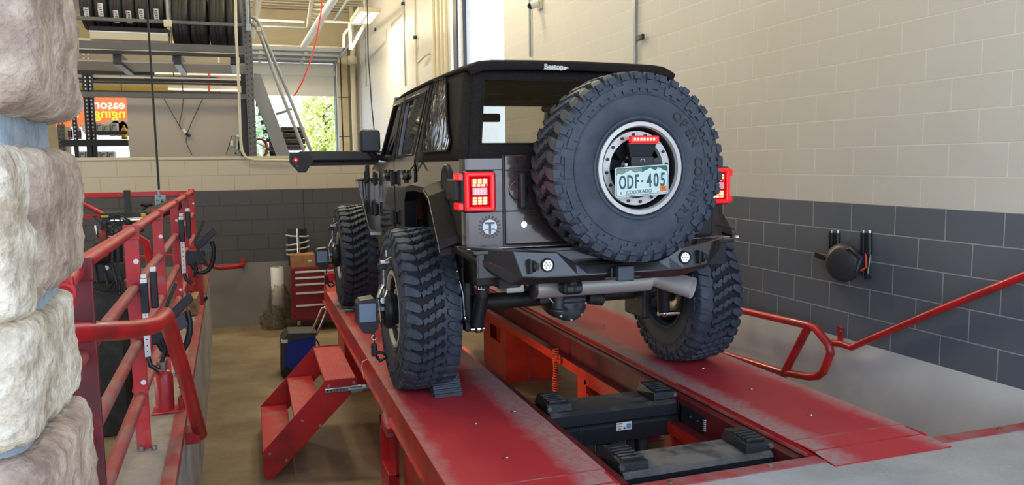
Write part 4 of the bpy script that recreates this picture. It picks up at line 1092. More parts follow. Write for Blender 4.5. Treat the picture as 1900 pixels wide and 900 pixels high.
# hoses between the runways
b = P('hose')
ct = at(1031, 648, 'x', 2.28); cb = at(1031, 728, 'y', ct.y)
pts = []
for i in range(200): a = i * .55; k_ = i / 199; r_ = .020 + .004 * math.sin(i * .05); pts.append((ct.x + (cb.x - ct.x) * k_ + r_ * math.cos(a), ct.y + r_ * math.sin(a), ct.z + (cb.z - ct.z) * k_))
b.tube(pts, .006, 6); tag(b.build('coiled_air_hose'), 'coiled red air hose hanging between the runways behind the far jack', 'air hose')
for i in range(4):
    b = P('hose'); x = 1.475 + i * .012
    b.tube([(x - .02, 6.4, .0), (x, 6.0 - .04 * i, -.10), (x + .03 + .01 * i, 5.6, -.3), (x + .10 + .02 * i, 5.4, -.72)], .007, 6)
    tag(b.build('air_line'), '%s of four thin red air lines dropping beside the left runway' % ('leftmost', 'second', 'third', 'rightmost')[i], 'air hose', 'red air lines beside the left runway')
b = P('stone_hose'); b.tube([(1.62, 5.6, PIT + .075), (1.75, 6.2, PIT + .17), (2.05, 6.6, PIT + .17), (2.3, 6.7, PIT + .02), (2.6, 6.4, PIT + .02)], .010, 6); tag(b.build('floor_cable'), 'tan cable curving across the base between the runways', 'cable')

# ---- rolling jacks
def jack(y0, dust, label, z=-.035):
    j = thing('rolling_jack', label, 'rolling jack', (1.95, y0 + .2, z - .3), 'rolling jacks between the runways')
    x0, x1 = 1.575, 2.392
    def beam(w0, w1, za, zb_, mk, ya, yb_):
        b = P(mk); c = .022
        pr = [(ya, za), (ya, zb_ - c), (ya + c, zb_), (yb_ - c, zb_), (yb_, zb_ - c), (yb_, za)]
        b.prism([(w0, y, zz) for y, zz in pr], (w1 - w0, 0, 0)); return b
    beam(x0, x1, z - .085, z, dust, y0, y0 + .27).build('top_beam', j)
    b = beam(x0 - .03, x1 + .01, z - .215, z - .097, 'blacksteel', y0 + .01, y0 + .25)
    b.m('steel'); b.box((1.76, y0 + .006, z - .21), (1.763, y0 + .011, z - .10)); b.build('lower_beam', j)
    b = P('black'); b.box((x0 - .02, y0 + .005, z - .11), (x0, y0 + .26, z - .006), .01)
    b.build('end_bracket', j); b = P('black')
    b.tube([(x0 - .01, y0, z - .015), (x0 - .012, y0 - .012, z - .05), (x0 + .01, y0 - .012, z - .12)], .006, 6); b.build('end_bracket', j); b = P('black'); b.tube([(x1 - .0, y0 - .006, z - .02), (x1 + .02, y0 - .010, z - .11), (x1 + .025, y0 - .006, z - .19)], .007, 6)
    b.build('end_bracket', j)
    for (px_, s) in ((x0 + .02, 1), (x1 - .02, -1)):
        b = P('dustblack'); w = .15 * s; a = px_ - .03 * s
        xa, xb = sorted((a, a + w)); T = Matrix.Translation((0, 0, 0))
        b.hexa([(xa, y0 + .03, z + .002), (xb, y0 + .03, z + .002), (xb, y0 + .25, z + .002), (xa, y0 + .25, z + .002)], [(xa, y0 + .035, z + .045), (xb, y0 + .035, z + .040), (xb - .02, y0 + .25, z + .052), (xa + .02, y0 + .25, z + .055)])
        for k in range(5): yy = y0 + .055 + k * .035; b.box((xa + .02, yy, z + .045), (xb - .02, yy + .018, z + .060), .003)
        b.m('steel'); b.cyl((px_ - .02 * s, y0 + .022, z + .024), (px_ - .02 * s, y0 + .034, z + .024), .013, seg=10)
        b.build('lifting_pad', j)
    b = P('soot')
    for k, xx in enumerate((1.66, 1.76, 1.88, 1.97, 2.08, 2.17)): b.box((xx, y0 + .05, z - .50), (xx + .055, y0 + .20, z - .215), .004)
    b.m('steel')
    for xx in (1.655, 1.75, 1.872, 2.07, 2.16): b.box((xx, y0 + .046, z - .50), (xx + .004, y0 + .05, z - .215))
    b.build('scissor_arm', j)
    return j
j1 = jack(3.10, 'dustyjack', 'rolling jack nearest the driveway edge, top coated in grey dust')
j2 = jack(4.02, 'dustblack', 'rolling jack further in, darker, with a small label on its face')
b = P('white'); b.box((1.99, 4.024, -.182), (2.09, 4.0285, -.135)); b.m('sticker'); b.m('red'); b.box((1.993, 4.0235, -.145), (2.025, 4.024, -.138)); b.box((1.993, 4.0235, -.160), (2.03, 4.024, -.157)); b.box((2.0, 4.0235, -.175), (2.02, 4.024, -.170)); b.m('bluegrey'); b.box((2.055, 4.0235, -.177), (2.086, 4.024, -.145)); b.m('plateink'); b.box((2.035, 4.0235, -.177), (2.047, 4.024, -.165))
b.build('label', j2)
b = P('blacksteel'); b.box((2.40, 3.74, -.24), (2.415, 4.02, -.05), .003); b.box((2.40, 3.98, -.22), (2.43, 4.12, -.06), .004)
for yy, zz in ((3.80, -.10), (3.88, -.10), (3.84, -.19)): b.m('steel'); b.cyl((2.398, yy, zz), (2.401, yy, zz), .008, seg=8)
b.m('steel')
for k in range(6): b.lathe([(-.006, .012), (0, .016), (.006, .012)], (2.405, 3.735, -.075 - k * .012), 'z', 10)
b.build('side_plate', j2)

# ---- wheel chock
b = P('chockm')
T = plane_T((1.065, 4.50, RT), (1, .04, 0), (0, 1, 0))
b.prism([(-.085, -.10, 0), (-.085, -.075, .035), (-.085, -.02, .115), (-.085, .0, .12), (-.085, .03, .07), (-.085, .06, .02), (-.085, .06, 0)], (.17, 0, 0), T=T)
for k in range(5):
    t_ = k / 5; y_ = -.10 + .08 * t_; z_ = .0 + .115 * t_ + .012; b.box((-.086, y_ - .004, z_), (.086, y_ + .010, z_ + .007), T=T)
b.box((-.088, -.05, .0), (-.084, .02, .02), T=T)
ch = tag(b.build('wheel_chock'), 'grey ribbed rubber chock wedged behind the left rear tyre', 'wheel chock')

# ================================================================== STEPS beside the lift
st0 = thing('step_stair', 'red steel three-tread steps against the left runway', 'steps', (.35, 6.1, PIT))
ya, yb_ = 5.53, 6.62
tre = [(.005, .215, -.585), (.225, .425, -.36), (.445, .665, -.125)]
for x0, x1, z in tre:
    b = P('raildust'); b.m('rail'); b.box((x0, ya + .008, z - .035), (x1, yb_ - .008, z), .004)
    for k in range(7): b.box((x0 + .015 + k * (x1 - x0 - .03) / 7, ya + .03, z), (x0 + .030 + k * (x1 - x0 - .03) / 7, yb_ - .03, z + .002))
    b.build('tread', st0)
for y in (ya - .006, yb_):
    b = P('red')
    b.prism([(.03, y, PIT), (.005, y, PIT + .05), (.005, y, -.585), (.41, y, -.165), (.445, y, -.118), (.665, y, -.118), (.665, y, -.20), (.62, y, -.24), (.06, y, PIT)], (0, .006, 0))
    b.m('steel')
    for x, z in ((.05, -.60), (.16, -.66), (.28, -.39), (.40, -.44), (.47, -.16), (.645, -.15)): b.cyl((x, y - .006, z), (x, y, z), .010, seg=8)
    b.build('stringer', st0)
b = P('steel'); b.box((.44, ya - .03, -.205), (.76, ya - .008, -.175), .003); b.m('galv'); b.box((.62, ya - .05, -.215), (.70, ya - .03, -.165), .004); b.cyl((.60, ya - .045, -.19), (.75, ya - .045, -.19), .010, seg=8); b.m('black')
for k in range(6): b.box((.455 + k * .022, ya - .0315, -.194), (.465 + k * .022, ya - .03, -.184))
b.build('slide_bracket', st0)
b = P('white'); b.tube([(.715, 5.50, -.13), (.70, 5.48, -.03), (.71, 5.50, .0), (.75, 5.52, .01)], .003, 5); tag(b.build('wire_hook'), 'thin pale wire hooked over the left runway edge above the steps', 'wire')

# ================================================================== LEFT RAILING on the curb
rl = thing('guard_railing', 'red steel pipe railing with flat posts on the left curb', 'railing', (-.55, 6.4, .08))
pys = [2.55, 3.93, 5.29, 6.85, 8.3, 9.91]
def rpt(y, z, o=0): return (rail_x(y) + o, y, z)
for i, y in enumerate(pys):
    b = P('rail' if i else 'darkred'); x = rail_x(y)
    wd = .031 if i else .045
    b.box((x - wd, y - .008, .079), (x + wd, y + .008, 1.10), .003)
    if i == 0: b.hexa([(x - .12, y, .079), (x - .02, y, .079), (x - .02, y, .98), (x - .04, y, .98)], [(x - .12, y + .008, .079), (x - .02, y + .008, .079), (x - .02, y + .008, .98), (x - .04, y + .008, .98)])
    b.box((x - wd - .002, y - .014, 1.07), (x + wd + .004, y + .014, 1.138), .004)
    if i: b.m('white'); b.cyl((x + .015, y - .014, .97), (x + .015, y - .006, .97), .012, seg=12); b.cyl((x + .015, y - .014, .40), (x + .015, y - .006, .40), .012, seg=12)
    b.m('steel'); b.cyl((x + .045, y - .03, .08), (x + .045, y - .03, .10), .014, seg=6); b.cyl((x - .01, y - .03, .08), (x - .01, y - .03, .098), .014, seg=6)
    b.build('post', rl)
for z, k in ((1.11, 'rail'), (.845, 'raildust'), (.588, 'raildust'), (.33, 'raildust')):
    for a, c in zip(pys[:-1], pys[1:]):
        b = P(k); r = .024 if z > 1 else .023
        if z > 1: b.cyl(rpt(a, z), rpt(c, z), r, seg=14)
        else: b.cyl(rpt(a + .01, z - .0), rpt(c - .01, z), r, seg=14)
        b.build('rail', rl)
b = P('rail'); b.cyl(rpt(2.30, 1.075), rpt(2.55, 1.10), .026, seg=14); b.box((rail_x(2.5) - .03, 2.28, 1.03), (rail_x(2.5) + .045, 2.30, 1.12), .006); b.lathe([(0, .030), (-.008, .030), (-.008, .018), (0, .018)], (rail_x(2.4) + .02, 2.28, 1.075), 'y', 16)
b.build('end_plate', rl)
for z in (.845, .588, .33): b = P('raildust'); b.cyl(rpt(2.2, z), rpt(2.54, z), .023, seg=12); b.build('rail', rl)

# handrail looping in front of it
p = [tuple(at(150 - 60, 622, 'y', 2.35)), tuple(at(150, 617, 'y', 2.5)), tuple(at(240, 612, 'y', 2.85)), tuple(at(285, 604, 'y', 3.1)), tuple(at(302, 592, 'y', 3.3))]
q = at(372, 806, 'y', 4.32); r_ = at(310, 610, 'y', 3.36)
b = P('rail'); b.m('red')
b.tube(p + [tuple(at(306, 586, 'y', 3.42)), tuple(at(312, 600, 'y', 3.5)), tuple(at(340, 690, 'y', 3.9)), tuple(q), (q.x - .03, q.y + .02, q.z - .01)], [.032] * 3 + [.032, .034, .036, .034, .034, .034, .03], 14)
b.box((curb_x(4.32) - .0, 4.26, q.z - .03), (q.x, 4.38, q.z + .04), .006)
tag(b.build('handrail'), 'red pipe handrail bending down in front of the bottle jack', 'handrail')
# far handrail on the half wall
b = P('red'); pp = [at(374, 484, 'y', 10.95), at(388, 491, 'y', 10.96), at(406, 497, 'y', 10.97), at(440, 494, 'y', 11.0), at(450, 492, 'y', 11.06)]
b.tube([tuple(v) for v in pp], .035, 10); v = at(450, 489, 'y', 11.1); b.box((v.x - .03, 11.08, v.z - .05), (v.x + .03, 11.155, v.z + .06), .01)
tag(b.build('handrail'), 'short red handrail fixed to the far grey wall behind the curb', 'handrail')

# ---- bottle jack
bj = thing('bottle_jack', 'small red bottle jack standing on the left curb', 'jack', (-.487, 4.50, .08))
b = P('red'); c = (-.487, 4.50)
b.lathe([(0, .048), (.18, .048), (.20, .042), (.215, .036), (.22, 0)], (c[0], c[1], .09), 'z', 24); b.box((c[0] - .065, c[1] - .06, .079), (c[0] + .095, c[1] + .06, .094), .01); b.cyl((c[0] + .085, c[1] - .03, .09), (c[0] + .085, c[1] - .03, .16), .016, seg=10); b.build('cylinder', bj)
b = P('steel'); b.cyl((c[0], c[1], .30), (c[0], c[1], .37), .020, .026, 12); b.build('ram', bj)
b = P('black'); b.tube([(c[0] + .085, c[1] - .03, .16), (c[0] + .10, c[1] - .04, .20), (c[0] + .08, c[1] - .04, .215), (c[0] + .10, c[1] - .04, .24)], .006, 6); b.build('release_valve', bj)

# ---- wheel clamps hung on the railing
def hung_clamp(loc, label, s=1.0, rz=0):
    t = thing('wheel_clamp', label, 'wheel clamp', loc, 'wheel clamps hung on the railing')
    T = Matrix.Translation(loc) @ Matrix.Rotation(rz, 4, 'Z') @ Matrix.Diagonal((s * .66, s, s, 1))
    b = P('white'); b.box((-.022, -.02, -.22), (.022, .0, .12), T=T); b.m('black')
    for k in range(7): b.cyl(T @ Vector((.0, -.0215, -.19 + k * .035)), T @ Vector((0, -.0195, -.19 + k * .035)), .004 * s, seg=6)
    b.box((-.030, -.03, .03), (.030, .015, .20), .006, T=T); b.box((.045, .0, .05), (.10, .05, .26), .008, T=T)
    b.m('white'); b.box((-.026, -.026, .20), (.026, .012, .225), .004, T=T); b.box((-.020, -.02, .228), (.024, .010, .250), .004, T=T); b.box((.05, .005, .26), (.095, .045, .285), .004, T=T)
    b.build('slide_bar', t)
    b = P('black'); b.tube([T @ Vector(v) for v in ((-.0, -.02, -.22), (.02, -.03, -.27), (.08, -.03, -.30))], .014 * s, 6); b.tube([T @ Vector(v) for v in ((.11, .0, -.13), (.14, .0, -.19), (.10, .0, -.26))], .012 * s, 6)
    b.box((.03, .0, -.16), (.24, .03, -.05), .008, T=T); b.build('hook_arm', t)
    b = P('black')
    for sgn, a in ((1, .6), (1, 2.45)): b.box((-.012, -.02, 0), (.012, .02, .22), .004, T=T @ Matrix.Translation((.13, 0, .01)) @ Matrix.Rotation(a * sgn, 4, 'Y'))
    b.box((-.12, -.03, -.028), (.12, .01, .028), .006, T=T @ Matrix.Translation((.27, -.02, .05)) @ Matrix.Rotation(-.55, 4, 'Y'))
    b.m('darkgrey'); b.box((-.04, -.035, -.04), (.04, .0, .04), .005, T=T @ Matrix.Translation((.28, -.02, -.03)) @ Matrix.Rotation(-.4, 4, 'Y'))
    b.m('black'); b.tube([T @ Vector((.20 + .14 * math.cos(a), .02, -.06 - .17 * math.sin(a))) for a in [PI * k / 8 - .5 for k in range(9)]], .018 * s, 8)
    b.build('bracket', t)
    return t
v = at(271, 590, 'y', 3.80); hung_clamp(tuple(v), 'black and white wheel clamp hanging on the near part of the left railing', .80)
v = at(339, 455, 'y', 6.7); hung_clamp(tuple(v), 'black and white wheel clamp hanging further along the left railing', 1.02)

# ---- blocks and oddments on the curb
v = at(352, 590, 'z', .09)
b = P('wood'); b.box((-.57, 7.35, .085), (-.49, 7.75, .24), .006); tag(b.build('timber_block'), 'upright timber block on the curb by the railing', 'timber block')
b = P('card'); b.box((-.57, 8.36, .085), (-.475, 8.75, .31), .01, T=Matrix.Rotation(0.0, 4, 'Z')); tag(b.build('cardboard_box'), 'crumpled brown carton on the curb behind the timber block', 'box')
b = P('black'); b.tube([(-.68, 8.05, .1), (-.60, 8.0, .13), (-.52, 8.05, .10), (-.46, 8.12, .12)], [.02, .05, .05, .03], 8); tag(b.build('rag'), 'dark rag lying on the curb before the brown carton', 'rag')
b = P('red'); x = rail_x(7.6) - .02; b.box((x + .03, 7.9, .08), (x + .16, 7.93, .62), .004); b.hexa([(x + .02, 7.6, .09), (x + .05, 7.6, .09), (x + .05, 7.66, .09), (x + .02, 7.66, .09)], [(x + .10, 7.8, .50), (x + .13, 7.8, .50), (x + .13, 7.86, .50), (x + .10, 7.86, .50)])
b.m('steel'); b.cyl((x + .08, 7.893, .5), (x + .08, 7.9, .5), .012, seg=8); b.cyl((x + .08, 7.893, .3), (x + .08, 7.9, .3), .012, seg=8); tag(b.build('steel_bracket'), 'red steel bracket plate behind the railing clamp', 'bracket')

# ================================================================== RIGHT GUARD RAIL on the lift
gx = 3.98
rg = thing('safety_rail', 'red pipe side rail with a D-shaped end beside the right runway', 'railing', (gx, 4.9, -.35))
b = P('red')
pts = [at(1300, 556, 'x', gx), at(1376, 576, 'x', gx), at(1500, 604, 'x', gx), at(1513, 609, 'x', gx), at(1538, 640, 'x', gx), at(1541, 655, 'x', gx), at(1528, 690, 'x', gx), at(1517, 698, 'x', gx), at(1500, 699, 'x', gx), at(1450, 690, 'x', gx), at(1340, 655, 'x', gx), at(1220, 620, 'x', gx)]
b.tube([tuple(v) for v in pts], .030, 14); b.build('loop', rg)
b = P('red'); b.cyl(at(1500, 606, 'x', gx), at(1452, 698, 'x', gx), .032, seg=14); v = at(1448, 704, 'x', gx); b.cyl(at(1452, 698, 'x', gx), (v.x, v.y, PIT), .032, seg=14); b.build('post', rg)
hx_ = WX - .075
b = P('red'); pts = [at(1540, 636, 'x', hx_), at(1560, 638, 'x', hx_), at(1580, 645, 'x', hx_), at(1590, 640, 'x', hx_), at(1740, 576, 'x', hx_), at(1900, 512, 'x', hx_), at(2060, 448, 'x', hx_)]
v = pts[-1]; pts += [Vector((v.x + .03, v.y - .03, v.z + .01)), Vector((WX - .01, v.y - .04, v.z + .012))]
b.tube([tuple(v) for v in pts], .024, 12); v = at(1546, 620, 'x', hx_)
b.box((WX - .012, v.y - .025, v.z - .09), (WX - .001, v.y + .03, v.z + .05), .003); b.cyl((hx_, v.y, v.z - .07), (WX - .01, v.y, v.z - .07), .018)
b.m('steel'); b.cyl((WX - .02, v.y, v.z + .015), (WX - .01, v.y, v.z + .015), .012, seg=8)
tag(b.build('handrail'), 'long red pipe handrail rising along the dark right wall', 'handrail')

# ---- wheel clamp hanging on the right wall
wc = thing('wheel_clamp', 'black wheel clamp hanging on the dark grey right wall', 'wheel clamp', (WX - .1, 4.55, .62))
def wp(px, py, o=.10): v = at(px, py, 'x', WX - o); return v
for px, o in ((1543, .06), (1554, .09), (1602, .06), (1613, .09)):
    b = P('black'); b.cyl(wp(px, 432, o), wp(px, 472, o), .022, seg=10)
    if px > 1600: b.cyl(wp(px, 470, .07), wp(px - (4 if px > 1605 else 0), 512, .07), .014, seg=8)
    if px == 1613: b.box(tuple(wp(1603, 512, .09)), tuple(wp(1618, 518, .05)), .004)
    b.build('adjuster', wc)
b = P('steel')
for px, o in ((1543, .06), (1554, .09), (1602, .06), (1613, .09)): b.cyl(wp(px, 427, o), wp(px, 432, o), .020, seg=10)
b.cyl(wp(1615, 472, .09), wp(1610, 508, .09), .008, seg=8); b.m('hose'); b.tube([wp(1607, 470, .10), wp(1607, 496, .12), wp(1598, 502, .12)], .009, 6); b.m('blue'); b.cyl(wp(1600, 475, .10), wp(1596, 496, .10), .012, seg=8)
b.build('rod', wc)
b = P('black'); c0 = wp(1565, 487, .14)
T = plane_T(c0, (.35, -.94, .12), (0, .12, 1))
b.m('darkgrey'); b.lathe([(-.03, .09), (-.05, .125), (.0, .140), (.03, .10), (.03, 0)], (0, 0, 0), 'z', 28)
for i in range(len(b.v)): b.v[i] = T @ b.v[i]
b.m('darkgrey'); b.box((-.10, -.012, -.052), (.10, .012, -.03), T=T); b.box((-.012, -.10, -.052), (.012, .10, -.03), T=T)
b.m('black'); b.tube([wp(1545, 470, .12), wp(1580, 462, .14), wp(1598, 480, .14), wp(1588, 505, .16)], .018, 8); b.hexa(*[[tuple(wp(px, py, o)) for px, py in ((1512, 468), (1530, 474), (1528, 484), (1512, 477))] for o in (.06, .16)])
b.tube([wp(1528, 479, .10), wp(1545, 485, .12)], .012, 6)
b.build('clamp_body', wc)

# ================================================================== ALIGNMENT TARGETS on the left wheels
def target(cy, label, sc_=1.0, g=None):
    xw = .80; z = RT + WR
    t = thing('alignment_target', label, 'wheel target', (xw, cy, z), 'alignment targets clamped to the left wheels')
    b = P('black'); b.lathe([(.04, .09), (.0, .115), (-.03, .115), (-.045, .095), (-.05, .03), (-.05, 0)], (xw - .02, cy, z), 'x', 28)
    b.box((xw - .10, cy - .035, z + .055), (xw - .02, cy - .005, z + .10), .006); b.box((xw - .14, cy - .02, z - .075), (xw - .02, cy + .02, z - .055), .006); b.box((xw - .14, cy - .02, z - .01), (xw - .02, cy + .02, z + .02), .006)
    b.build('hub', t)
    b = P('black'); x0, x1 = xw - .225, xw - .105
    b.prism([(x0, cy - .05, z + .055), (x0 + .02, cy - .05, z + .075), (x1 - .02, cy - .05, z + .085), (x1, cy - .05, z + .06), (x1, cy - .05, z - .10), (x1 - .03, cy - .05, z - .13), (x0 + .03, cy - .05, z - .12), (x0, cy - .05, z - .07)], (0, .14, 0)); b.build('housing', t)
    b = P('bluegrey'); b.box((x0 + .010, cy - .053, z - .055), (x1 - .012, cy - .049, z + .055), .002); b.build('target_panel', t)
    b = P('bluegrey'); b.box((xw - .105, cy - .06, z + .005), (xw - .01, cy - .04, z + .03), .006); b.box((xw - .02, cy - .06, z - .02), (xw - .005, cy - .04, z + .05), .004)
    b.m('chrome'); b.tube([(xw - .10, cy - .05, z + .09), (xw - .08, cy - .055, z + .14), (xw - .065, cy - .055, z + .165)], .012, 8); b.tube([(xw - .06, cy - .05, z + .09), (xw - .045, cy - .05, z + .13)], .010, 8)
    b.cyl((xw - .09, cy - .06, z - .06), (xw - .10, cy - .06, z + .08), .006, seg=8); b.cyl((xw - .07, cy - .06, z + .07), (xw - .07, cy - .045, z + .07), .02, seg=12)
    b.build('lever', t)
    b = P('steel'); b.cyl((xw - .055, cy, z + .08), (xw - .055, cy, z + .30), .007, seg=8); b.box((xw - .075, cy - .03, z + .285), (xw - .02, cy + .01, z + .305), .004)
    b.tube([(xw - .05, cy - .02, z + .30), (xw - .0, cy - .06, z + .335), (xw + .10, cy - .12, z + .365)], .007, 8); b.cyl((xw - .04, cy - .03, z + .33), (xw - .04, cy - .03, z + .37), .006, seg=8); b.m('black'); b.box((xw - .09, cy - .02, z + .25), (xw - .04, cy + .02, z + .285), .005)
    b.build('claw_arm', t)
    b = P('chrome'); b.lathe([(-.003, .013), (.003, .013), (.003, .018), (-.003, .018)], (xw - .13, cy - .04, z - .155), 'y', 14, closed=True); b.m('black'); b.box((xw - .15, cy - .06, z - .27), (xw - .115, cy - .02, z - .19), .01); b.cyl((xw - .13, cy - .04, z - .19), (xw - .13, cy - .04, z - .12), .004, seg=6); b.tube([(xw - .13, cy - .05, z - .24), (xw - .08, cy - .06, z - .25), (xw - .06, cy - .05, z - .28), (xw - .10, cy - .05, z - .30), (xw - .12, cy - .05, z - .27)], .010, 7)
    b.build('tether', t)
    return t
target(4.66, 'black wheel target with blue-grey panel on the left rear wheel')
target(7.70, 'black wheel target with blue-grey panel on the left front wheel')

# ---- camera beam of the aligner across the far end
ab = thing('aligner_beam', 'long black alignment camera beam with a red light pod at its left end', 'camera beam', (1.9, 9.5, PIT))
b = P('blacksteel'); v0 = at(562, 284, 'y', 9.5); v1 = at(562, 300, 'y', 9.5)
b.box((v0.x - .05, 9.42, v1.z), (3.3, 9.6, v0.z + .02), .02); b.m('black'); b.box((v0.x, 9.45, v1.z - .05), (3.25, 9.58, v1.z), .01); b.build('beam', ab)
b = P('black'); a0 = at(537, 283, 'y', 9.45); a1 = at(577, 320, 'y', 9.45)
b.prism([(a0.x, 9.40, a0.z), (a1.x - .02, 9.40, a0.z), (a1.x + .03, 9.40, a0.z - .10), (a1.x - .06, 9.40, a1.z), (a0.x + .10, 9.40, a1.z), (a0.x + .0, 9.40, a0.z - .12)], (0, .16, 0)); b.build('camera_pod', ab)
b = P('led_red'); v = at(549, 297, 'y', 9.39); b.lathe([(-.002, .013), (-.006, .02), (0, .026)], (v.x, 9.395, v.z), 'y', 16); b.m('led_core'); b.lathe([(-.004, 0), (-.004, .008)], (v.x, 9.392, v.z), 'y', 12); b.m('decalgrey'); v = at(552, 308, 'y', 9.39); b.lathe([(-.003, .0), (-.003, .016)], (v.x, 9.398, v.z), 'y', 10); b.build('indicator', ab)
b = P('black'); b.box((1.85, 9.45, PIT), (1.99, 9.6, v1.z), .01); b.box((1.6, 9.3, PIT), (2.24, 9.8, PIT + .04), .01); b.build('stand', ab)

# ================================================================== AGAINST THE FAR PIT WALL
def A(px, py, y): return at(px, py, 'y', y)
tcst = thing('tool_chest', 'maroon rolling tool chest with pale drawer pulls against the grey half wall', 'tool chest', (.85, 10.8, PIT))
v0 = A(539, 500, 10.45); x0 = v0.x; x1 = x0 + .70; zt = A(539, 498, 10.45).z; zb = A(545, 597, 10.45).z
b = P('maroon'); b.box((x0, 10.45, zb), (x1, 10.95, zt), .008); b.build('body', tcst)
ys = [504.5, 516, 528, 544, 567]; prev = zt - .03
for i, py in enumerate(ys):
    zz = A(560, py, 10.45).z; zn = A(560, ys[i + 1], 10.45).z + .02 if i < 4 else zb + .02
    b = P('maroon'); b.box((x0 + .03, 10.44, zn + .006), (x1 - .03, 10.45, zz + .025), .002); d = b.build('drawer', tcst)
    b = P('white'); b.box((x0 + .055, 10.425, zz - .012), (x1 - .04, 10.44, zz + .012), .003); b.build('drawer_pull', d)
for cx in (x0 + .08, x1 - .08):
    for cy in (10.52, 10.88):
        b = P('black'); b.cyl((cx - .015, cy, PIT + .045), (cx + .015, cy, PIT + .045), .045, seg=16); b.m('steel'); b.box((cx - .02, cy - .02, PIT + .06), (cx + .02, cy + .02, zb), .003); b.build('caster', tcst)
b = P('card'); v = A(540, 474, 10.5); v1 = A(582, 499, 10.5); b.box((v.x, 10.5, zt), (v1.x + .02, 10.8, v.z), .004); b.m('white'); b.box((v1.x - .07, 10.498, v1.z + .10), (v1.x - .02, 10.5, v1.z + .12)); tag(b.build('cardboard_box'), 'brown cardboard box on top of the maroon tool chest', 'box')
# old tyre-and-spring display standing behind the box
cs = thing('strut_assembly', 'dark coil strut with pale spring rings standing on the tool chest', 'strut', (.58, 10.85, zt))
v = A(551, 424, 10.85); cxx = v.x; zt2 = v.z
b = P('soot'); b.cyl((cxx, 10.85, zt), (cxx, 10.85, zt2), .13, .125, 20); b.build('sleeve', cs)
b = P('silver')
for k, (pa, pb) in enumerate(((438, 440), (457, 448), (466, 459), (474, 474))):
    za, zb2 = A(530, pa, 10.7).z, A(573, pb, 10.7).z
    b.tube([(cxx + .145 * math.cos(a), 10.85 + .145 * math.sin(a), (za + zb2) / 2 + (zb2 - za) / 2 * math.cos(a)) for a in [2 * PI * q / 24 for q in range(25)]], .012, 8)
b.build('spring', cs)
b = P('chrome'); b.cyl((cxx, 10.70, zt2 - .5), (cxx, 10.70, zt2 + .01), .02, seg=10); b.build('rod', cs)
# roll of film and its crumpled wrap
va = A(503, 497, 10.9); vb = A(525, 497, 10.9); cx = (va.x + vb.x) / 2
b = P('white'); b.lathe([(0, .030), (0, .085), (va.z - PIT, .085), (va.z - PIT, .035), (va.z - PIT - .05, .03)], (cx, 10.95, PIT), 'z', 24); b.m('card'); b.lathe([(va.z - PIT - .02, .036), (va.z - PIT + .002, .036), (va.z - PIT + .002, .028), (va.z - PIT - .02, .028)], (cx, 10.95, PIT), 'z', 20)
tag(b.build('film_roll'), 'tall white roll of plastic film standing against the half wall', 'plastic roll')
b = P('plasticfilm'); from mathutils import noise
def blob(b, c, r, seed, amp):
    bm = bmesh.new(); bmesh.ops.create_icosphere(bm, subdivisions=4, radius=1)
    for v in bm.verts:
        q = v.co.copy(); k = 1 + amp * noise.noise(q * 3 + Vector((seed, 0, 0))) + amp * .6 * abs(noise.noise(q * 8 + Vector((seed, 3, 0))))
        v.co = Vector((c[0] + q.x * r[0] * k, c[1] + q.y * r[1] * k, max(PIT + .004, c[2] + q.z * r[2] * k)))
    bm.verts.index_update(); b.add([v.co.copy() for v in bm.verts], [[v.index for v in f.verts] for f in bm.faces], False); bm.free()
blob(b, (cx - .04, 10.78, PIT + .14), (.18, .10, .16), 3, .5); blob(b, (cx + .02, 10.90, PIT + .34), (.13, .10, .24), 8, .4)
tag(b.build('plastic_wrap'), 'crumpled clear plastic wrap slumped around the foot of the film roll', 'plastic wrap')
# blue cart behind the steps
cart = thing('charger_cart', 'blue and black wheeled charger cart with chrome handle behind the steps', 'charger', (.40, 8.2, PIT))
Y = 8.2; v = lambda px, py, y=Y: A(px, py, y)
zl = PIT + .05
b = P('blue'); pA = [v(538, 628), v(586, 621), v(586, 660), v(586, 700), v(528, 700), v(528, 642)]; pA = [(p.x, Y, max(p.z, zl)) for p in pA]; b.prism(pA, (0, .30, 0)); b.build('body', cart)
b = P('darkgrey'); pB = [v(521, 633), v(535, 618), v(586, 617), v(586, 624), v(540, 632), v(530, 645), v(530, 706), v(522, 706)]; pB = [(p.x, Y - .02, max(p.z, zl)) for p in pB]; b.prism(pB, (0, .34, 0))
b.m('black'); b.cyl((pB[0][0] + .05, Y - .03, PIT + .06), (pB[0][0] + .05, Y + .35, PIT + .06), .06, seg=14); b.cyl((.58, Y - .03, PIT + .06), (.58, Y + .35, PIT + .06), .06, seg=14); b.m('white'); q = v(524, 634); b.box((q.x - .01, Y - .03, q.z - .01), (q.x + .05, Y + .02, q.z + .02)); b.build('panel', cart)
b = P('chrome'); q = [v(578, 617), v(597, 572), v(602, 570), v(606, 574), v(587, 622)]; b.tube([tuple(p) for p in q], .011, 8); b.build('handle', cart)
b = P('black'); q = [v(587, 630), v(592, 640), v(594, 650), v(590, 668)]; b.tube([tuple(p) for p in q], .008, 6); b.build('cable', cart)

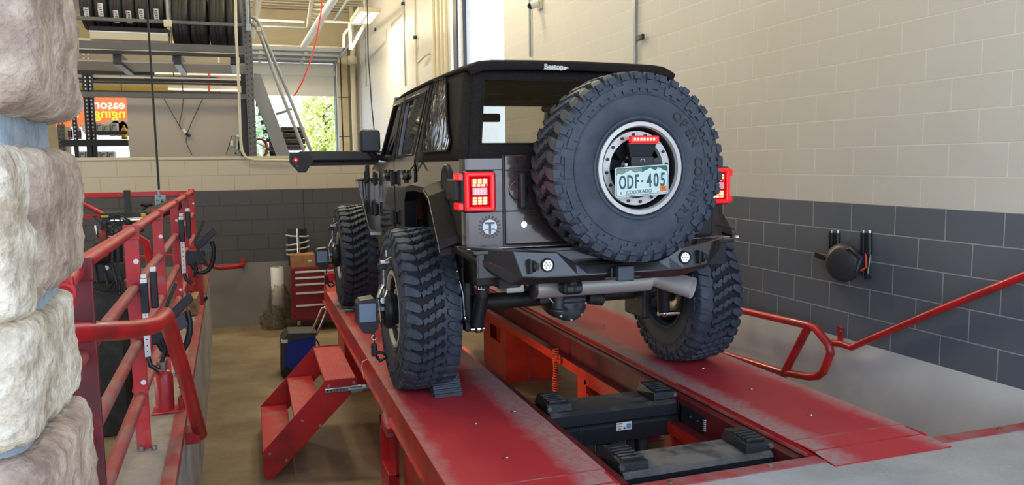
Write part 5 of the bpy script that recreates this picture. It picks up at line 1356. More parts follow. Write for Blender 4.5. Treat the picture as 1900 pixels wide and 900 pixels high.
# hanging black cord with its outlet box
b = P('black'); q = [A(268, -120, 8), A(272, 0, 8), A(280, 120, 8), A(289, 260, 8), A(295, 352, 8)]; b.tube([tuple(p) for p in q], .010, 8)
pb = thing('hanging_cable', 'black power cord hanging down to a small grey outlet box above the railing', 'power cord', tuple(A(297, 371, 8)))
b.build('cord', pb)
b = P('galv'); q0 = A(287, 362, 8); q1 = A(308, 381, 8); b.box((q0.x, 7.98, q0.z), (q1.x, 8.04, q1.z), .006); b.cyl((A(295, 352, 8).x, 8, q0.z + .04), (A(295, 352, 8).x, 8, q0.z), .014)
b.m('black')
for px, py in ((291, 372), (294, 372), (300, 371), (303, 371), (297, 365)): s_ = A(px, py, 7.98); b.box((s_.x - .004, 7.976, s_.z - .006), (s_.x + .004, 7.98, s_.z + .006))
b.cyl((A(301, 375, 7.97).x, 7.975, A(301, 375, 7.97).z), (A(301, 375, 7.97).x, 7.98, A(301, 375, 7.97).z), .014, seg=12)
b.build('outlet_box', pb)

# ---- the neighbouring bay, seen through the railing
nb = thing('railing_crossbar', 'red rail with braces running across the neighbouring bay', 'railing', (-1.5, 9.95, 0))
b = P('red'); zr = A(250, 361, 9.95).z; b.box((-3.2, 9.93, zr - .03), (-.66, 9.98, zr + .03), .008); b.build('rail', nb)
b = P('red'); zr2 = A(250, 400, 9.95).z; b.box((-3.2, 9.93, zr2 - .025), (-.66, 9.98, zr2 + .025), .006)
b.tube([tuple(A(140, 370, 9.95)), tuple(A(192, 398, 9.95))], .03, 8); b.box((-3.2, 9.93, zr2 - .8), (-.66, 9.98, zr2 - .76), .006); b.box((-3.2, 9.93, zr2 - .5), (-.66, 9.98, zr2 - .47), .006)
b.build('brace', nb)
al = thing('aligner_head', 'black aligner crossbeam with chrome cylinders and tangled wires behind the railing', 'aligner', tuple(A(212, 430, 7.2)))
Y = 7.2; q = lambda px, py: A(px, py, Y)
b = P('soot'); b.box((q(206, 0).x, Y, q(0, 470).z), (q(218, 0).x, Y + .08, q(0, 358).z), .006); b.box((q(203, 0).x, Y - .02, q(0, 415).z), (q(221, 0).x, Y + .1, q(0, 408).z), .005)
b.box((q(160, 0).x, Y - .02, q(0, 412).z), (q(262, 0).x, Y + .08, q(0, 400).z), .01); b.cyl((q(245, 0).x, Y, q(0, 412).z), (q(300, 0).x, Y + .3, q(0, 390).z), .06, seg=14); b.box((q(212, 0).x, Y - .04, q(0, 440).z), (q(240, 0).x, Y + .08, q(0, 428).z), .01); b.build('crossbeam', al)
b = P('chrome'); b.cyl((q(182, 0).x, Y - .06, q(0, 415).z), (q(245, 0).x, Y - .06, q(0, 415).z), .022, seg=12); b.tube([tuple(q(178, 418)), tuple(q(180, 439)), tuple(q(208, 440))], .012, 8); b.cyl((q(182, 0).x, Y - .05, q(0, 438).z), (q(206, 0).x, Y - .05, q(0, 438).z), .016); b.build('cylinder', al)
b = P('ptape'); b.box((q(162, 0).x, Y - .03, q(0, 409).z), (q(176, 0).x, Y - .0, q(0, 405).z)); b.build('yellow_tape', al); b = P('ptape'); b.box((q(238, 0).x, Y - .03, q(0, 410).z), (q(247, 0).x, Y - .0, q(0, 403).z), .004); b.build('yellow_tape', al)
b = P('black'); random.seed(3)
for k in range(7):
    c = q(200 + random.random() * 45, 405 + random.random() * 22); r = .05 + random.random() * .05
    b.tube([(c.x + r * math.cos(a) * 1.2, Y - .08, c.z + r * math.sin(a + k)) for a in [2 * PI * i / 14 for i in range(15)]], .006, 6)
b.tube([tuple(q(188, 448)), tuple(q(180, 465)), tuple(q(174, 478))], .008, 6); b.build('wires', al)
b = P('darkred'); b.cyl((q(160, 0).x, Y, q(0, 465).z), (q(160, 0).x + .05, Y, q(0, 465).z), .17, seg=28); b.m('soot'); b.cyl((q(160, 0).x - .05, Y, q(0, 465).z), (q(160, 0).x + .09, Y, q(0, 465).z), .06, seg=16); b.box((q(160, 0).x - .03, Y - .02, PIT), (q(160, 0).x - .01, Y + .02, q(0, 465).z)); tag(b.build('reel'), 'dark red hose reel beside the stone pier behind the railing', 'hose reel')
# clamp lying over the railing
t_ = thing('spare_clamp', 'black wheel clamp with handle propped above the far railing', 'wheel clamp', tuple(A(280, 385, 8.6)))
Y = 8.6; b = P('black'); b.tube([tuple(q) for q in (A(262, 378, Y), A(272, 381, Y), A(282, 378, Y), A(292, 392, Y))], .025, 8); b.box((A(266, 0, Y).x, Y, A(0, 394, Y).z), (A(290, 0, Y).x, Y + .1, A(0, 384, Y).z), .01); b.tube([tuple(q) for q in (A(256, 395, Y), A(266, 390, Y), A(286, 392, Y), A(296, 396, Y))], .02, 7); b.build('arm', t_)
# floor equipment of the neighbouring bay
nl = thing('neighbour_lift', 'low dark lift bed standing in the neighbouring pit behind the railing', 'vehicle lift', (-1.8, 7.6, PIT))
b = P('soot'); b.box((-2.9, 7.6, .0), (-.95, 9.2, .16), .02); b.box((-2.6, 7.8, PIT), (-2.3, 9.0, 0), .02); b.box((-1.4, 7.8, PIT), (-1.15, 9.0, 0), .02); b.build('bed', nl)
hu = thing('hydraulic_unit', 'black hydraulic unit with hoses on a low stand behind the near railing', 'hydraulic unit', (-1.0, 6.9, PIT))
b = P('soot'); v = A(195, 500, 6.9); b.box((v.x - .16, 6.85, v.z - .10), (v.x + .14, 7.2, v.z + .06), .02); b.box((v.x - .12, 6.9, PIT), (v.x + .10, 7.15, v.z - .10), .01); b.build('case', hu)
b = P('black'); b.cyl((v.x - .10, 6.83, v.z + .12), (v.x + .05, 6.83, v.z + .12), .06, seg=16); b.cyl((v.x + .10, 6.9, v.z + .05), (v.x + .10, 6.9, v.z + .22), .04, seg=14); b.build('motor', hu)
b = P('black')
for k in range(4): b.tube([(v.x - .12 + .06 * k, 6.84, v.z + .05), (v.x - .10 + .07 * k, 6.75, v.z - .10 - .03 * k), (v.x + .02 + .05 * k, 6.74, v.z - .16), (v.x + .10, 6.84, v.z - .05)], .009, 6)
b.m('steel'); b.cyl((v.x + .02, 6.83, v.z + .02), (v.x + .02, 6.85, v.z + .02), .02, seg=12); b.build('hose', hu)
b = P('hose'); b.tube([(-.80, 6.0, .9), (-.78, 6.1, .5), (-.80, 6.2, .1), (-.9, 6.4, -.3)], .02, 8); b.build('hose', nl)
b = P('red'); b.tube([(-.86, 6.2, .95), (-.74, 6.25, .85), (-.72, 6.3, .6), (-.74, 6.3, .1), (-.76, 6.3, PIT)], .028, 10); tag(b.build('bent_rail'), 'bent red pipe behind the left railing posts', 'pipe')

# ================================================================== MEZZANINE RACK behind the half wall
RY = 11.9
rk = thing('storage_rack', 'tall grey steel storage rack behind the half wall', 'storage rack', (-1.2, RY, 1.5))
q = lambda px, py, y=RY: A(px, py, y)
def hb(k, px0, px1, py0, py1, y0, y1, nm, lip=0):
    b = P(k); a = q(px0, (py0 + py1) / 2 if False else py0, y0); c = q(px1, py1, y0); b.box((a.x, y0, c.z), (c.x, y1, a.z), .003)
    return b.build(nm, rk)
XL = -2.9; XR = q(456, 100).x
def hbeam(k, pyt, pyb, y0, dy, nm='beam', xr=None):
    zt_, zb_ = q(400, pyt, y0).z, q(400, pyb, y0).z
    b = P(k); b.box((XL, y0, zb_), (xr or XR, y0 + dy, zt_), .003); return b.build(nm, rk)
hbeam('rack', 47, 41, RY - .03, .05, 'guard_bar', q(470, 50).x)
hbeam('rack', 97, 83.5, RY, .06)
hbeam('rackdark', 105, 99, RY + .01, .05)
hbeam('offwhite', 99, 97.5, RY + .0, .04)
hbeam('rack', 183, 174, RY, .06)
# posts, with punched holes
for px, w_ in ((461, .11),):
    x = q(px, 100).x
    b = P('rack'); b.box((x - w_ / 2, RY - .04, 1.5), (x + w_ / 2, RY + .05, 5.2), .004); b.m('black')
    for k in range(46):
        for dx in (-.028, .028): b.box((x + dx - .008, RY - .042, 1.56 + k * .075 + (.02 if dx > 0 else 0)), (x + dx + .008, RY - .039, 1.585 + k * .075 + (.02 if dx > 0 else 0)))
    b.build('post', rk)
for px in (452,):
    x = q(px, 100, RY + 1.4).x; b = P('rackdark'); b.box((x - .06, RY + 1.3, 1.5), (x + .06, RY + 1.4, 5.0), .004); b.build('post', rk)
# deck and joists
zd = q(300, 98).z
b = P('grey'); b.box((XL, RY + .1, zd - .13), (XR, RY + 1.22, zd - .10)); b.build('deck', rk)
for px in (216, 328, 434):
    x = q(px, 110).x; b = P('rackdark'); b.box((x - .05, RY + .06, q(px, 118).z), (x + .05, RY + 1.2, q(px, 98).z), .004); b.m('galv'); b.box((x - .045, RY + .10, q(px, 119).z - .004), (x + .045, RY + 1.3, q(px, 118).z)); b.build('joist', rk)
b = P('rackdark'); b.box((XL, RY + 1.45, q(300, 140, RY + 1.45).z), (q(286, 140, RY + 1.45).x, RY + 1.55, q(300, 131, RY + 1.45).z)); b.build('beam', rk)
# long dark and bright members further back under the deck
for (yy, pt, pb_, k) in ((RY + 2.2, 146, 143, 'white'), (RY + 2.2, 152, 147, 'rackdark'), (RY + 2.6, 156, 153, 'soot'), (RY + 3.2, 173, 169, 'soot')):
    b = P(k); b.box((-4.2, yy, A(300, max(pt, pb_), yy).z), (A(448, 0, yy).x, yy + .05, A(300, min(pt, pb_), yy).z)); b.build('tie_bar', rk)
# pale box beam behind the guard bar
bb = P('offwhite'); a = q(166, 57, RY + .10); c = q(312, 77, RY + .10); bb.box((a.x, RY + .10, c.z), (c.x, RY + .5, a.z), .006); bb.m('rackdark'); a2 = q(166, 45, RY + .10); bb.box((a2.x, RY + .12, a.z), (c.x, RY + .5, q(166, 45).z)); bb.m('white'); bb.box((a.x, RY + .095, q(0, 53, RY + .1).z), (c.x, RY + .105, q(0, 50, RY + .1).z))
tag(bb.build('light_housing'), 'long cream light housing lying on the rack deck under the labelled tyres', 'light housing')

# new tyres stored on the rack
def stock_tyre_mb(r, w_):
    b = P('stocktyre'); h = w_ / 2
    b.lathe([(-h * .75, r * .58), (-h, r * .72), (-h, r * .86), (-h * .8, r * .97), (-h * .6, r), (-h * .25, r), (-h * .22, r * .985), (-h * .16, r * .985), (-h * .12, r), (h * .12, r), (h * .16, r * .985), (h * .22, r * .985), (h * .25, r), (h * .6, r), (h * .8, r * .97), (h, r * .86), (h, r * .72), (h * .75, r * .58)], (0, 0, 0), 'x', 40)
    b.m('rubbershade'); b.lathe([(-h * .7, r * .58), (h * .7, r * .58)], (0, 0, 0), 'x', 30)
    return b
big = stock_tyre_mb(.40, .235); big_o = big.build('stock_tyre'); small_o = stock_tyre_mb(.33, .172).build('stock_tyre')
ztop = q(380, 83.5).z
lab_big = ['first', 'second', 'third', 'fourth', 'fifth']
xs_big = [q(p_, 60).x for p_ in (334, 368, 404, 436)]
for i, x in enumerate(xs_big):
    o = big_o if i == 0 else big_o.copy()
    if i: C.objects.link(o)
    o.location = (x, RY + .52, ztop + .40)
    tag(o, '%s large plain black tyre from the left on the right half of the rack deck' % lab_big[i], 'tyre', 'large tyres on the rack deck')
xs_s = [q(p_, 20).x for p_ in (157, 184, 212, 236, 260, 288)]
nm = ['first', 'second', 'third', 'fourth', 'fifth', 'sixth']
for i, x in enumerate(xs_s):
    o = small_o if i == 0 else small_o.copy()
    if i: C.objects.link(o)
    o.location = (x, RY + .42, q(200, 44).z + .33 - .03)
    tag(o, '%s labelled black tyre from the stone pier, upright behind the rack guard bar' % nm[i], 'tyre', 'labelled tyres on the rack')
    dz = (0.02, .10, .0, .0, .035, .05)[i]
    b = P('white'); cz = o.location.z; r_ = .333; am = .30 - dz * 2.6
    def arcq(x0_, x1_, t0, t1, rr_, n_=5):
        vs = []
        for k in range(n_ + 1):
            t_ = t0 + (t1 - t0) * k / n_; vs += [(x + x0_, RY + .42 - rr_ * math.cos(t_), cz - rr_ * math.sin(t_)), (x + x1_, RY + .42 - rr_ * math.cos(t_), cz - rr_ * math.sin(t_))]
        b.add(vs, [(2 * k, 2 * k + 1, 2 * k + 3, 2 * k + 2) for k in range(n_)])
    arcq(-.032, .032, am, am + .55, r_ + .001)
    b.m('decalgrey')
    for k in range(5): arcq(-.012 + .004 * (k % 2), .016, am + .06 + k * .09, am + .10 + k * .09, r_ + .003, 2)
    b.m('red'); arcq(-.028, -.020, am + .02, am + .20, r_ + .003, 2)
    e_ = b.build('label', o); e_.matrix_parent_inverse = Matrix.Translation(-Vector(o.location))

# tape sensor box on its conduit in front of the rack
sb = thing('junction_box', 'small cream junction box on a thin conduit hanging before the tyres', 'electrical box', tuple(q(310, 43, 11.6)))
Y = 11.6; b = P('offwhite'); a = q(303, 36, Y); c = q(319, 50, Y); b.box((a.x, Y, c.z), (c.x, Y + .06, a.z), .01); b.m('black'); b.cyl((q(310, 0, Y).x, Y - .01, q(0, 47, Y).z), (q(310, 0, Y).x, Y + .01, q(0, 47, Y).z), .025, seg=14); b.build('box', sb)
b = P('galv'); b.cyl((q(309, 0, Y).x, Y + .03, a.z), (q(309, 0, Y).x, Y + .03, 5.0), .018, seg=8); b.build('conduit', sb)
# cream conduit coming down the post and turning along the half wall
b = P('offwhite'); Y = 11.1
pts = [A(436, -60, Y), A(438, 60, Y), A(443, 160, Y), A(446, 255, Y), A(449, 280, Y), A(456, 292, Y), A(470, 297, Y), A(538, 298, Y)]
b.tube([tuple(p_) for p_ in pts], .018, 8); tag(b.build('conduit'), 'cream conduit running down the rack post and along the half wall', 'conduit')
b = P('galv'); b.tube([tuple(A(455, -60, 11.7)), tuple(A(460, 45, 11.7))], .022, 8); b.box(tuple(A(456, 46, 11.72)), tuple(A(466, 58, 11.65)), .01); tag(b.build('conduit'), 'grey conduit with a fitting at the top of the rack post', 'conduit')

# grey partition board with wires
gb = thing('partition_board', 'plain grey partition board standing on the half wall below the rack beam', 'board', tuple(q(340, 240, 12.1)))
b = P('grey'); a = q(234, 183, 12.1); c = q(447, 288, 12.1); b.box((a.x, 12.1, 1.5), (c.x, 12.14, q(300, 178, 12.1).z)); b.build('panel', gb)
b = P('rackdark'); b.box((c.x - .0, 12.08, 1.5), (q(456, 0, 12.1).x, 12.16, q(300, 178, 12.1).z)); b.build('edge', gb)
wr = thing('plug_wires', 'black plug hanging from three thin wires in front of the grey board', 'wire', tuple(q(349, 250, 12.0)))
b = P('decalgrey'); Y = 12.06
for pts in (((304, 183), (318, 208), (334, 236), (344, 246)), ((340, 183), (338, 205), (333, 228), (335, 238), (345, 246)), ((376, 183), (366, 205), (355, 228), (348, 246)), ((347, 250), (345, 262), (350, 276), (356, 287))):
    b.tube([tuple(q(*p_, Y)) for p_ in pts], .006, 5)
b.build('wire', wr)
b = P('black'); b.cyl(q(345, 247, Y), q(353, 253, Y), .022, seg=8); b.build('plug', wr); b = P('white'); b.cyl(q(340, 240, Y), q(345, 247, Y), .02, seg=8); b.build('tape', wr)
b = P('white'); a = q(427, 261, Y); c = q(433, 271, Y); b.box((a.x, Y - .02, c.z), (c.x, Y + .02, a.z), .006); b.m('steel'); b.tube([tuple(q(440, 284, Y)), tuple(q(440, 254, Y))], .015, 6); b.box(tuple(q(436, 250, Y)), tuple(q(445, 254, Y + .03)), .003); b.m('black'); b.tube([tuple(q(420, 286, Y)), tuple(q(425, 270, Y)), tuple(q(430, 253, Y)), tuple(q(440, 252, Y))], .005, 5); b.tube([tuple(q(436, 286, Y)), tuple(q(443, 275, Y)), tuple(q(442, 262, Y))], .012, 6)
tag(b.build('outlet'), 'small white outlet with cords at the right end of the grey board', 'outlet')

# store window banner (its lettering seen from behind) and shelves of goods
bn = thing('banner', 'orange and yellow shop banner with reversed lettering seen from behind', 'banner', tuple(A(190, 210, 17)))
bright = mat('backlit_banner', srgb(240, 110, 70), .6, emit=srgb(238, 104, 66), estr=.55); M['banner'] = bright
M['bannery'] = mat('backlit_yellow', srgb(250, 210, 60), .6, emit=srgb(250, 205, 60), estr=.6); M['bannerw'] = mat('backlit_white', srgb(250, 235, 225), .6, emit=srgb(250, 235, 225), estr=.7)
YB = 17; a = A(100, 178, YB); c = A(240, 236, YB)
b = P('banner'); b.box((a.x, YB, c.z), (c.x, YB + .02, a.z)); b.m('rackdark'); b.cyl((a.x + .1, YB + .01, a.z), (a.x + .1, YB + .01, 5.21), .01, seg=6); b.cyl((c.x - .1, YB + .01, a.z), (c.x - .1, YB + .01, 5.21), .01, seg=6); b.build('cloth', bn)
Tm = plane_T((0, 0, 0), (1, 0, 0), (0, 0, 1))
def mirror_text(txt, px_right, py, size, k):
    b = P(k); v = A(px_right, py, YB - .01)
    T = Matrix(((-1, 0, 0, v.x), (0, 0, -1, YB - .012), (0, 1, 0, v.z), (0, 0, 0, 1)))
    b.text(txt, size, T, .002, 1.0, align='LEFT', bold=.004); return b.build('lettering', bn, fix=False)
mirror_text('easons m an', 232, 195, .24, 'bannerw'); mirror_text('nging s as', 233, 211, .27, 'bannery')
b = P('grey')
for px in (168, 208, 220, 236):
    v = A(px, 228, YB - .02); b.cyl((v.x, YB - .02, v.z - .1), (v.x, YB - .01, v.z - .1), .16, seg=24)
b.build('tyre_picture', bn)
sh = thing('store_shelving', 'dark slotted shop shelving beyond the half wall beside the stone pier', 'shelving', tuple(A(180, 250, 14)))
YS = 14
for px, w_ in ((113, .10), (139, .06), (164, .09), (173, .07)):
    x = A(px, 240, YS).x; b = P('rackdark' if px != 113 else 'rack'); b.box((x - w_ / 2, YS, 1.2), (x + w_ / 2, YS + .06, A(0, 130 if px != 113 else 230, YS).z)); b.m('white')
    if px != 113:
        for k in range(26): b.box((x - .012, YS - .003, 1.8 + k * .06), (x + .012, YS - .001, 1.825 + k * .06))
    else:
        b.m('black')
        for k in range(12): b.box((x - .035, YS - .003, 1.5 + k * .06), (x - .015, YS - .001, 1.52 + k * .06)); b.box((x + .015, YS - .003, 1.5 + k * .06), (x + .035, YS - .001, 1.52 + k * .06))
    b.build('upright', sh)
for (p0, p1, pt, pb_) in ((112, 238, 259, 270), (170, 236, 243, 249)):
    a = A(p0, pt, YS); c = A(p1, pb_, YS); b = P('rackdark'); b.box((a.x, YS - .01, c.z), (c.x, YS + .6, a.z), .004); b.build('shelf', sh)
M['box1'] = mat('grey_white_carton', srgb(200, 196, 190), .6); M['jug'] = mat('amber_jug', srgb(206, 150, 50), .3)
def shelf_item(px0, px1, py0, py1, kind, label, grp, i):
    a = A(px0, py0, YS - .03 if kind != 'carton' else YS + .02); c = A(px1, py1, YS)
    b = MB()
    if kind == 'carton':
        b.m('box1'); b.box((a.x, YS + .02, c.z), (c.x, YS + .2, a.z), .002); b.m('decalgrey'); w_ = (c.x - a.x); h_ = a.z - c.z
        b.box((a.x + w_ * .15, YS + .016, c.z + h_ * .62), (c.x - w_ * .2, YS + .02, c.z + h_ * .72)); b.box((a.x + w_ * .15, YS + .016, c.z + h_ * .2), (a.x + w_ * .28, YS + .02, c.z + h_ * .62))
    else:
        cx = (a.x + c.x) / 2; r = (c.x - a.x) / 2; k = 'white' if kind == 'bottle' else 'jug'
        b.m(k); h_ = a.z - c.z; b.lathe([(0, 0), (0, r), (h_ * .72, r), (h_ * .85, r * .4), (h_, r * .38), (h_, 0)], (cx, YS + .08, c.z), 'z', 16)
        b.m('maroon' if kind == 'bottle' else 'ptape'); b.lathe([(h_ * .15, r * 1.01), (h_ * .62, r * 1.01)], (cx, YS + .08, c.z), 'z', 16)
    o = b.build({'carton': 'carton', 'bottle': 'bottle', 'jug': 'oil_jug'}[kind]); tag(o, label, {'carton': 'carton', 'bottle': 'bottle', 'jug': 'jug'}[kind], grp)
shelf_item(122, 134, 232, 258, 'bottle', 'left white bottle with red label on the shop shelf', 'bottles on the shop shelf', 0)
shelf_item(137, 150, 232, 258, 'bottle', 'right white bottle with red label on the shop shelf', 'bottles on the shop shelf', 1)
shelf_item(222, 236, 232, 258, 'jug', 'amber oil jug at the right end of the shop shelf', 'jugs', 0)
for i, px in enumerate((178, 192, 206)):
    shelf_item(px, px + 11, 228 + (i % 2) * 3, 243, 'carton', '%s small grey carton on the upper shop shelf' % ('left', 'middle', 'right')[i], 'cartons on the upper shop shelf', i)
for i, px in enumerate((146, 159, 173, 186, 200)):
    shelf_item(px, px + 12, 281, 296, 'carton', '%s grey carton from the left on the lowest visible shop shelf' % ('first', 'second', 'third', 'fourth', 'fifth')[i], 'cartons on the low shop shelf', i)

# fluorescent strips and sprinkler pipes of the shop ceiling seen under the deck
for (yy, pxa, pxb, py, lab) in ((16.0, 287, 448, 138, 'nearer lit fluorescent strip seen under the rack deck'), (18.5, 312, 445, 166.5, 'further lit fluorescent strip seen under the rack deck')):
    f_ = thing('strip_light', lab, 'strip light', tuple(A((pxa + pxb) / 2, py, yy)), 'shop strip lights')
    a = A(pxa, py - 2.5, yy); c = A(pxb, py + 2.5, yy)
    b = P('tube'); b.cyl((a.x, yy, (a.z + c.z) / 2), (c.x, yy, (a.z + c.z) / 2), (a.z - c.z) / 2, seg=12); b.build('tube', f_)
    b = P('offwhite'); b.box((a.x, yy - .02, a.z), (c.x, yy + .12, a.z + .06)); b.cyl((a.x + .4, yy + .05, a.z), (a.x + .4, yy + .05, 5.21), .012, seg=6); b.cyl((c.x - .4, yy + .05, a.z), (c.x - .4, yy + .05, 5.21), .012, seg=6); b.build('fitting', f_)
    b = P('soot'); a = A(pxa - 20, py + 5, yy - .3); c = A(405, py + 8, yy - .3); b.cyl((a.x, yy - .3, a.z), (c.x, yy - .3, a.z), .035, seg=10); b.m('hose'); v = A(388, py - 2, yy - .3); b.cyl((v.x, yy - .3, a.z), (v.x, yy - .3, v.z + .10), .025, seg=8); b.box((v.x - .07, yy - .35, v.z + .08), (v.x + .07, yy - .25, v.z + .13)); b.cyl((c.x, yy - .3, a.z), (c.x + .05, yy - .3, a.z), .05, seg=10); b.m('soot'); b.cyl((a.x + .5, yy - .3, a.z), (a.x + .5, yy - .3, 5.21), .012, seg=6); tag(b.build('sprinkler_pipe'), 'black sprinkler pipe with red fitting below the %s strip light' % ('nearer' if yy < 17 else 'further'), 'pipe')
b = P('bannery'); yy = 22; a = A(130, 152, yy); c = A(445, 172, yy); 
b = P('cream'); b.box((-9, yy, a.z - .9), (A(445, 0, yy).x, yy + .1, a.z + 1.0)); struct(b.build('wall_shop'))
b = P('sand'); a = A(120, 158, yy - .1); c = A(318, 172, yy - .1); b.box((a.x - 2, yy - .06, c.z), (c.x, yy - .02, a.z)); tag(b.build('fascia_sign'), 'long yellow fascia strip high on the shop wall under the rack deck', 'sign')
b = P('grey'); b.box((-9, 12.2, 5.2), (A(445, 0, 12.2).x, 22, 5.3)); struct(b.build('ceiling_shop'))

# ================================================================== SHIP'S LADDER at the end of the rack
ld = thing('mezzanine_stair', 'steep grey metal stair with tubular handrails beside the rack post', 'stairs', (.35, 12.4, 1.0))
YL = 12.3
b = P('stair'); s0, s1, s2, s3 = A(471, 136, YL), A(483, 137, YL), A(537, 284, YL), A(512, 284, YL)
dwn = Vector((s2.x - s1.x, 0, s2.z - s1.z)) * .6
b.prism([tuple(s0), tuple(s1), tuple(s2 + dwn), tuple(s3 + dwn), tuple(A(471, 180, YL))], (0, .03, 0)); b.m('black'); 
b.build('stringer', ld)
b = P('rackdark'); b.prism([tuple(s0 + Vector((-.05, .75, 0))), tuple(s1 + Vector((-.05, .75, 0))), tuple(s2 + dwn + Vector((-.05, .75, 0))), tuple(s3 + dwn + Vector((-.05, .75, 0)))], (0, .03, 0)); b.build('stringer', ld)
for k in range(9):
    f_ = k / 8.5; p_ = s0.lerp(s3, f_); b = P('rackdark'); b.box((p_.x - .02, YL + .03, p_.z - .30), (p_.x + .10, YL + .75, p_.z - .27), .003); b.build('tread', ld)
b = P('stair')
b.tube([tuple(p_) for p_ in (A(465, 32, YL - .05), A(472, 33, YL - .05), A(480, 42, YL - .05), A(487, 62, YL - .05), A(530, 162, YL - .05), A(577, 280, YL - .05))], .026, 10)
b.build('handrail', ld)
b = P('stair'); b.tube([tuple(p_) for p_ in (A(465, 44, YL - .05), A(474, 48, YL - .05), A(482, 62, YL - .05), A(519, 165, YL - .35), A(564, 280, YL - .35))], .026, 10)
b.tube([tuple(A(512, 212, YL - .02)), tuple(A(535, 205, YL - .05)), tuple(A(541, 201, YL - .05))], .02, 8); b.build('handrail', ld)
b = P('offwhite'); b.box(tuple(A(475, 50, YL - .08)), tuple(A(484, 60, YL - .02)), .01); b.build('bracket', ld)
b = P('hose')
for k in range(5): v = A(482, 275, 12.6); b.tube([(v.x + .10 * math.cos(a) * (1 + k * .06) + .0, 12.6 + .02 * k, v.z + .14 * math.sin(a)) for a in [2 * PI * i / 20 for i in range(21)]], .014, 6)
tag(b.build('hose_coil'), 'coil of red hose beside the rack post above the half wall', 'hose')

# ================================================================== FAR END: overhead door, stack of tyres, pipes
od = thing('overhead_door', 'raised white sectional garage door at the far end', 'garage door', (0, FY, 4))
YD = FY - .3
zsec = [A(560, p_, YD).z for p_ in (178, 141)]
x0d = -6; x1d = gr
b = P('offwhite'); b.m('white'); b.box((x0d, YD, zsec[0]), (x1d, YD + .06, zsec[1]), .01); b.build('door_panel', od)
b = P('white'); b.box((x0d, YD - .1, zsec[1]), (x1d, YD - .04, A(560, 118, YD).z), .01); b.build('door_panel', od)
for k in range(3):
    ya_ = YD - .3 - k * 1.1; za_ = A(560, 117, YD).z + .04 + k * .02; b = P('offwhite'); b.box((x0d, ya_ - 1.05, za_), (x1d - .05, ya_, za_ + .06), .01); b.m('galv'); b.box((x0d, ya_ - .1, za_ - .08), (x1d - .05, ya_ - .02, za_)); b.m('white'); 
    for px in (2.0, .5): b.box((px, ya_ - .18, za_ - .14), (px + .12, ya_ - .06, za_ - .02), .01)
    b.build('door_panel', od)
b = P('galv'); zt_ = A(560, 118, YD).z; b.tube([(x1d, YD - .05, 0), (x1d, YD - .05, zt_ - .3), (x1d - .0, YD - .2, zt_ - .05), (x1d, YD - .6, zt_ + .05), (x1d, YD - 7, zt_ + .1)], .04, 8); b.build('track', od)
b = P('soot'); v = A(560, 90, YD - 3); b.cyl((-6, YD - 3.2, v.z), (A(640, 90, YD - 3.2).x, YD - 3.2, v.z), .04, seg=8); b.build('torsion_bar', od)
b = P('white'); v = A(560, 141, YD - .02); b.box((x0d, YD - .02, zsec[1] - .05), (x1d, YD, zsec[1] + .05)); b.build('door_rib', od)
b = P('rackdark'); b.box((gr - .03, FY - .06, 0), (gr + .08, FY + .02, gz), .01); struct(b.build('trim_6'))
# stack of tyres by the far door
for i, (px, n_) in enumerate(((544, 4),)):
    for k in range(n_):
        x = A(px, 260, 24).x; o = small_o.copy(); C.objects.link(o); r_s = A(564, 260, 24).x - x
        h_ = A(0, 248, 24).z - A(0, 259.5, 24).z; zz = A(544, 280 - 11 * k, 24).z + .10
        o.matrix_basis = Matrix.Translation((x, 24, zz)) @ Matrix.Rotation(PI / 2, 4, 'Y') @ Matrix.Diagonal((h_ / .172, 1.05, 1.05, 1))
        tag(o, '%s tyre of the stack standing near the far garage door' % ('bottom', 'second', 'third', 'topmost')[k], 'tyre', 'tyre stack by the far door')
b = P('rackdark'); z_ = A(544, 286, 24).z; b.box((.8, 23.3, 0), (4.0, 24.6, z_ - .03), .02); tag(b.build('work_bench'), 'long dark bench carrying the tyre stack near the far door', 'bench')
o = small_o.copy(); C.objects.link(o); v = A(505, 268, 23); o.matrix_basis = Matrix.Translation((v.x, 22.9, v.z)); tag(o, 'upright tyre behind the grey stair near the far door', 'tyre')
b = P('rackdark'); b.box((v.x - .5, 22.6, 0), (v.x + .3, 23.25, v.z - .335), .02); b.box((v.x - .45, 22.59, .1), (v.x + .25, 22.6, v.z - .45), .004); tag(b.build('low_cabinet'), 'low dark cabinet under the upright tyre behind the grey stair', 'cabinet')

# boxed pipes and downpipe in the far right corner
for (pa, pb_, k, lab) in ((628, 634, 'offwhite', 'narrow cream pipe casing beside the far door'), (636, 648, 'cream', 'wide cream pipe casing in the far right corner')):
    a = A(pa, 200, FY - .6); c = A(pb_, 200, FY - .6); b = P(k); b.box((a.x, FY - .5, 0), (c.x, FY - .002, 6.0), .02); b.m('rackdark'); b.box((a.x, FY - .505, A(0, 172, FY - .5).z), (c.x, FY - .495, A(0, 172, FY - .5).z + .03)); b.box((a.x, FY - .505, A(0, 255, FY - .5).z), (c.x, FY - .495, A(0, 255, FY - .5).z + .03)); tag(b.build('pipe_casing'), lab, 'pipe casing')
b = P('offwhite'); yy = FY - 1.2; v = A(654, 110, yy); b.cyl((v.x, yy, 0), (v.x, yy, v.z), .10, seg=14); b.cyl((v.x, yy, v.z - .2), (v.x, yy, v.z + .1), .18, seg=14); b.tube([(v.x, yy, v.z), (v.x + .05, yy, v.z + .5), (v.x, yy, v.z + 2.5)], .10, 10); tag(b.build('downpipe'), 'cream downpipe with a collar in the far right corner', 'pipe')
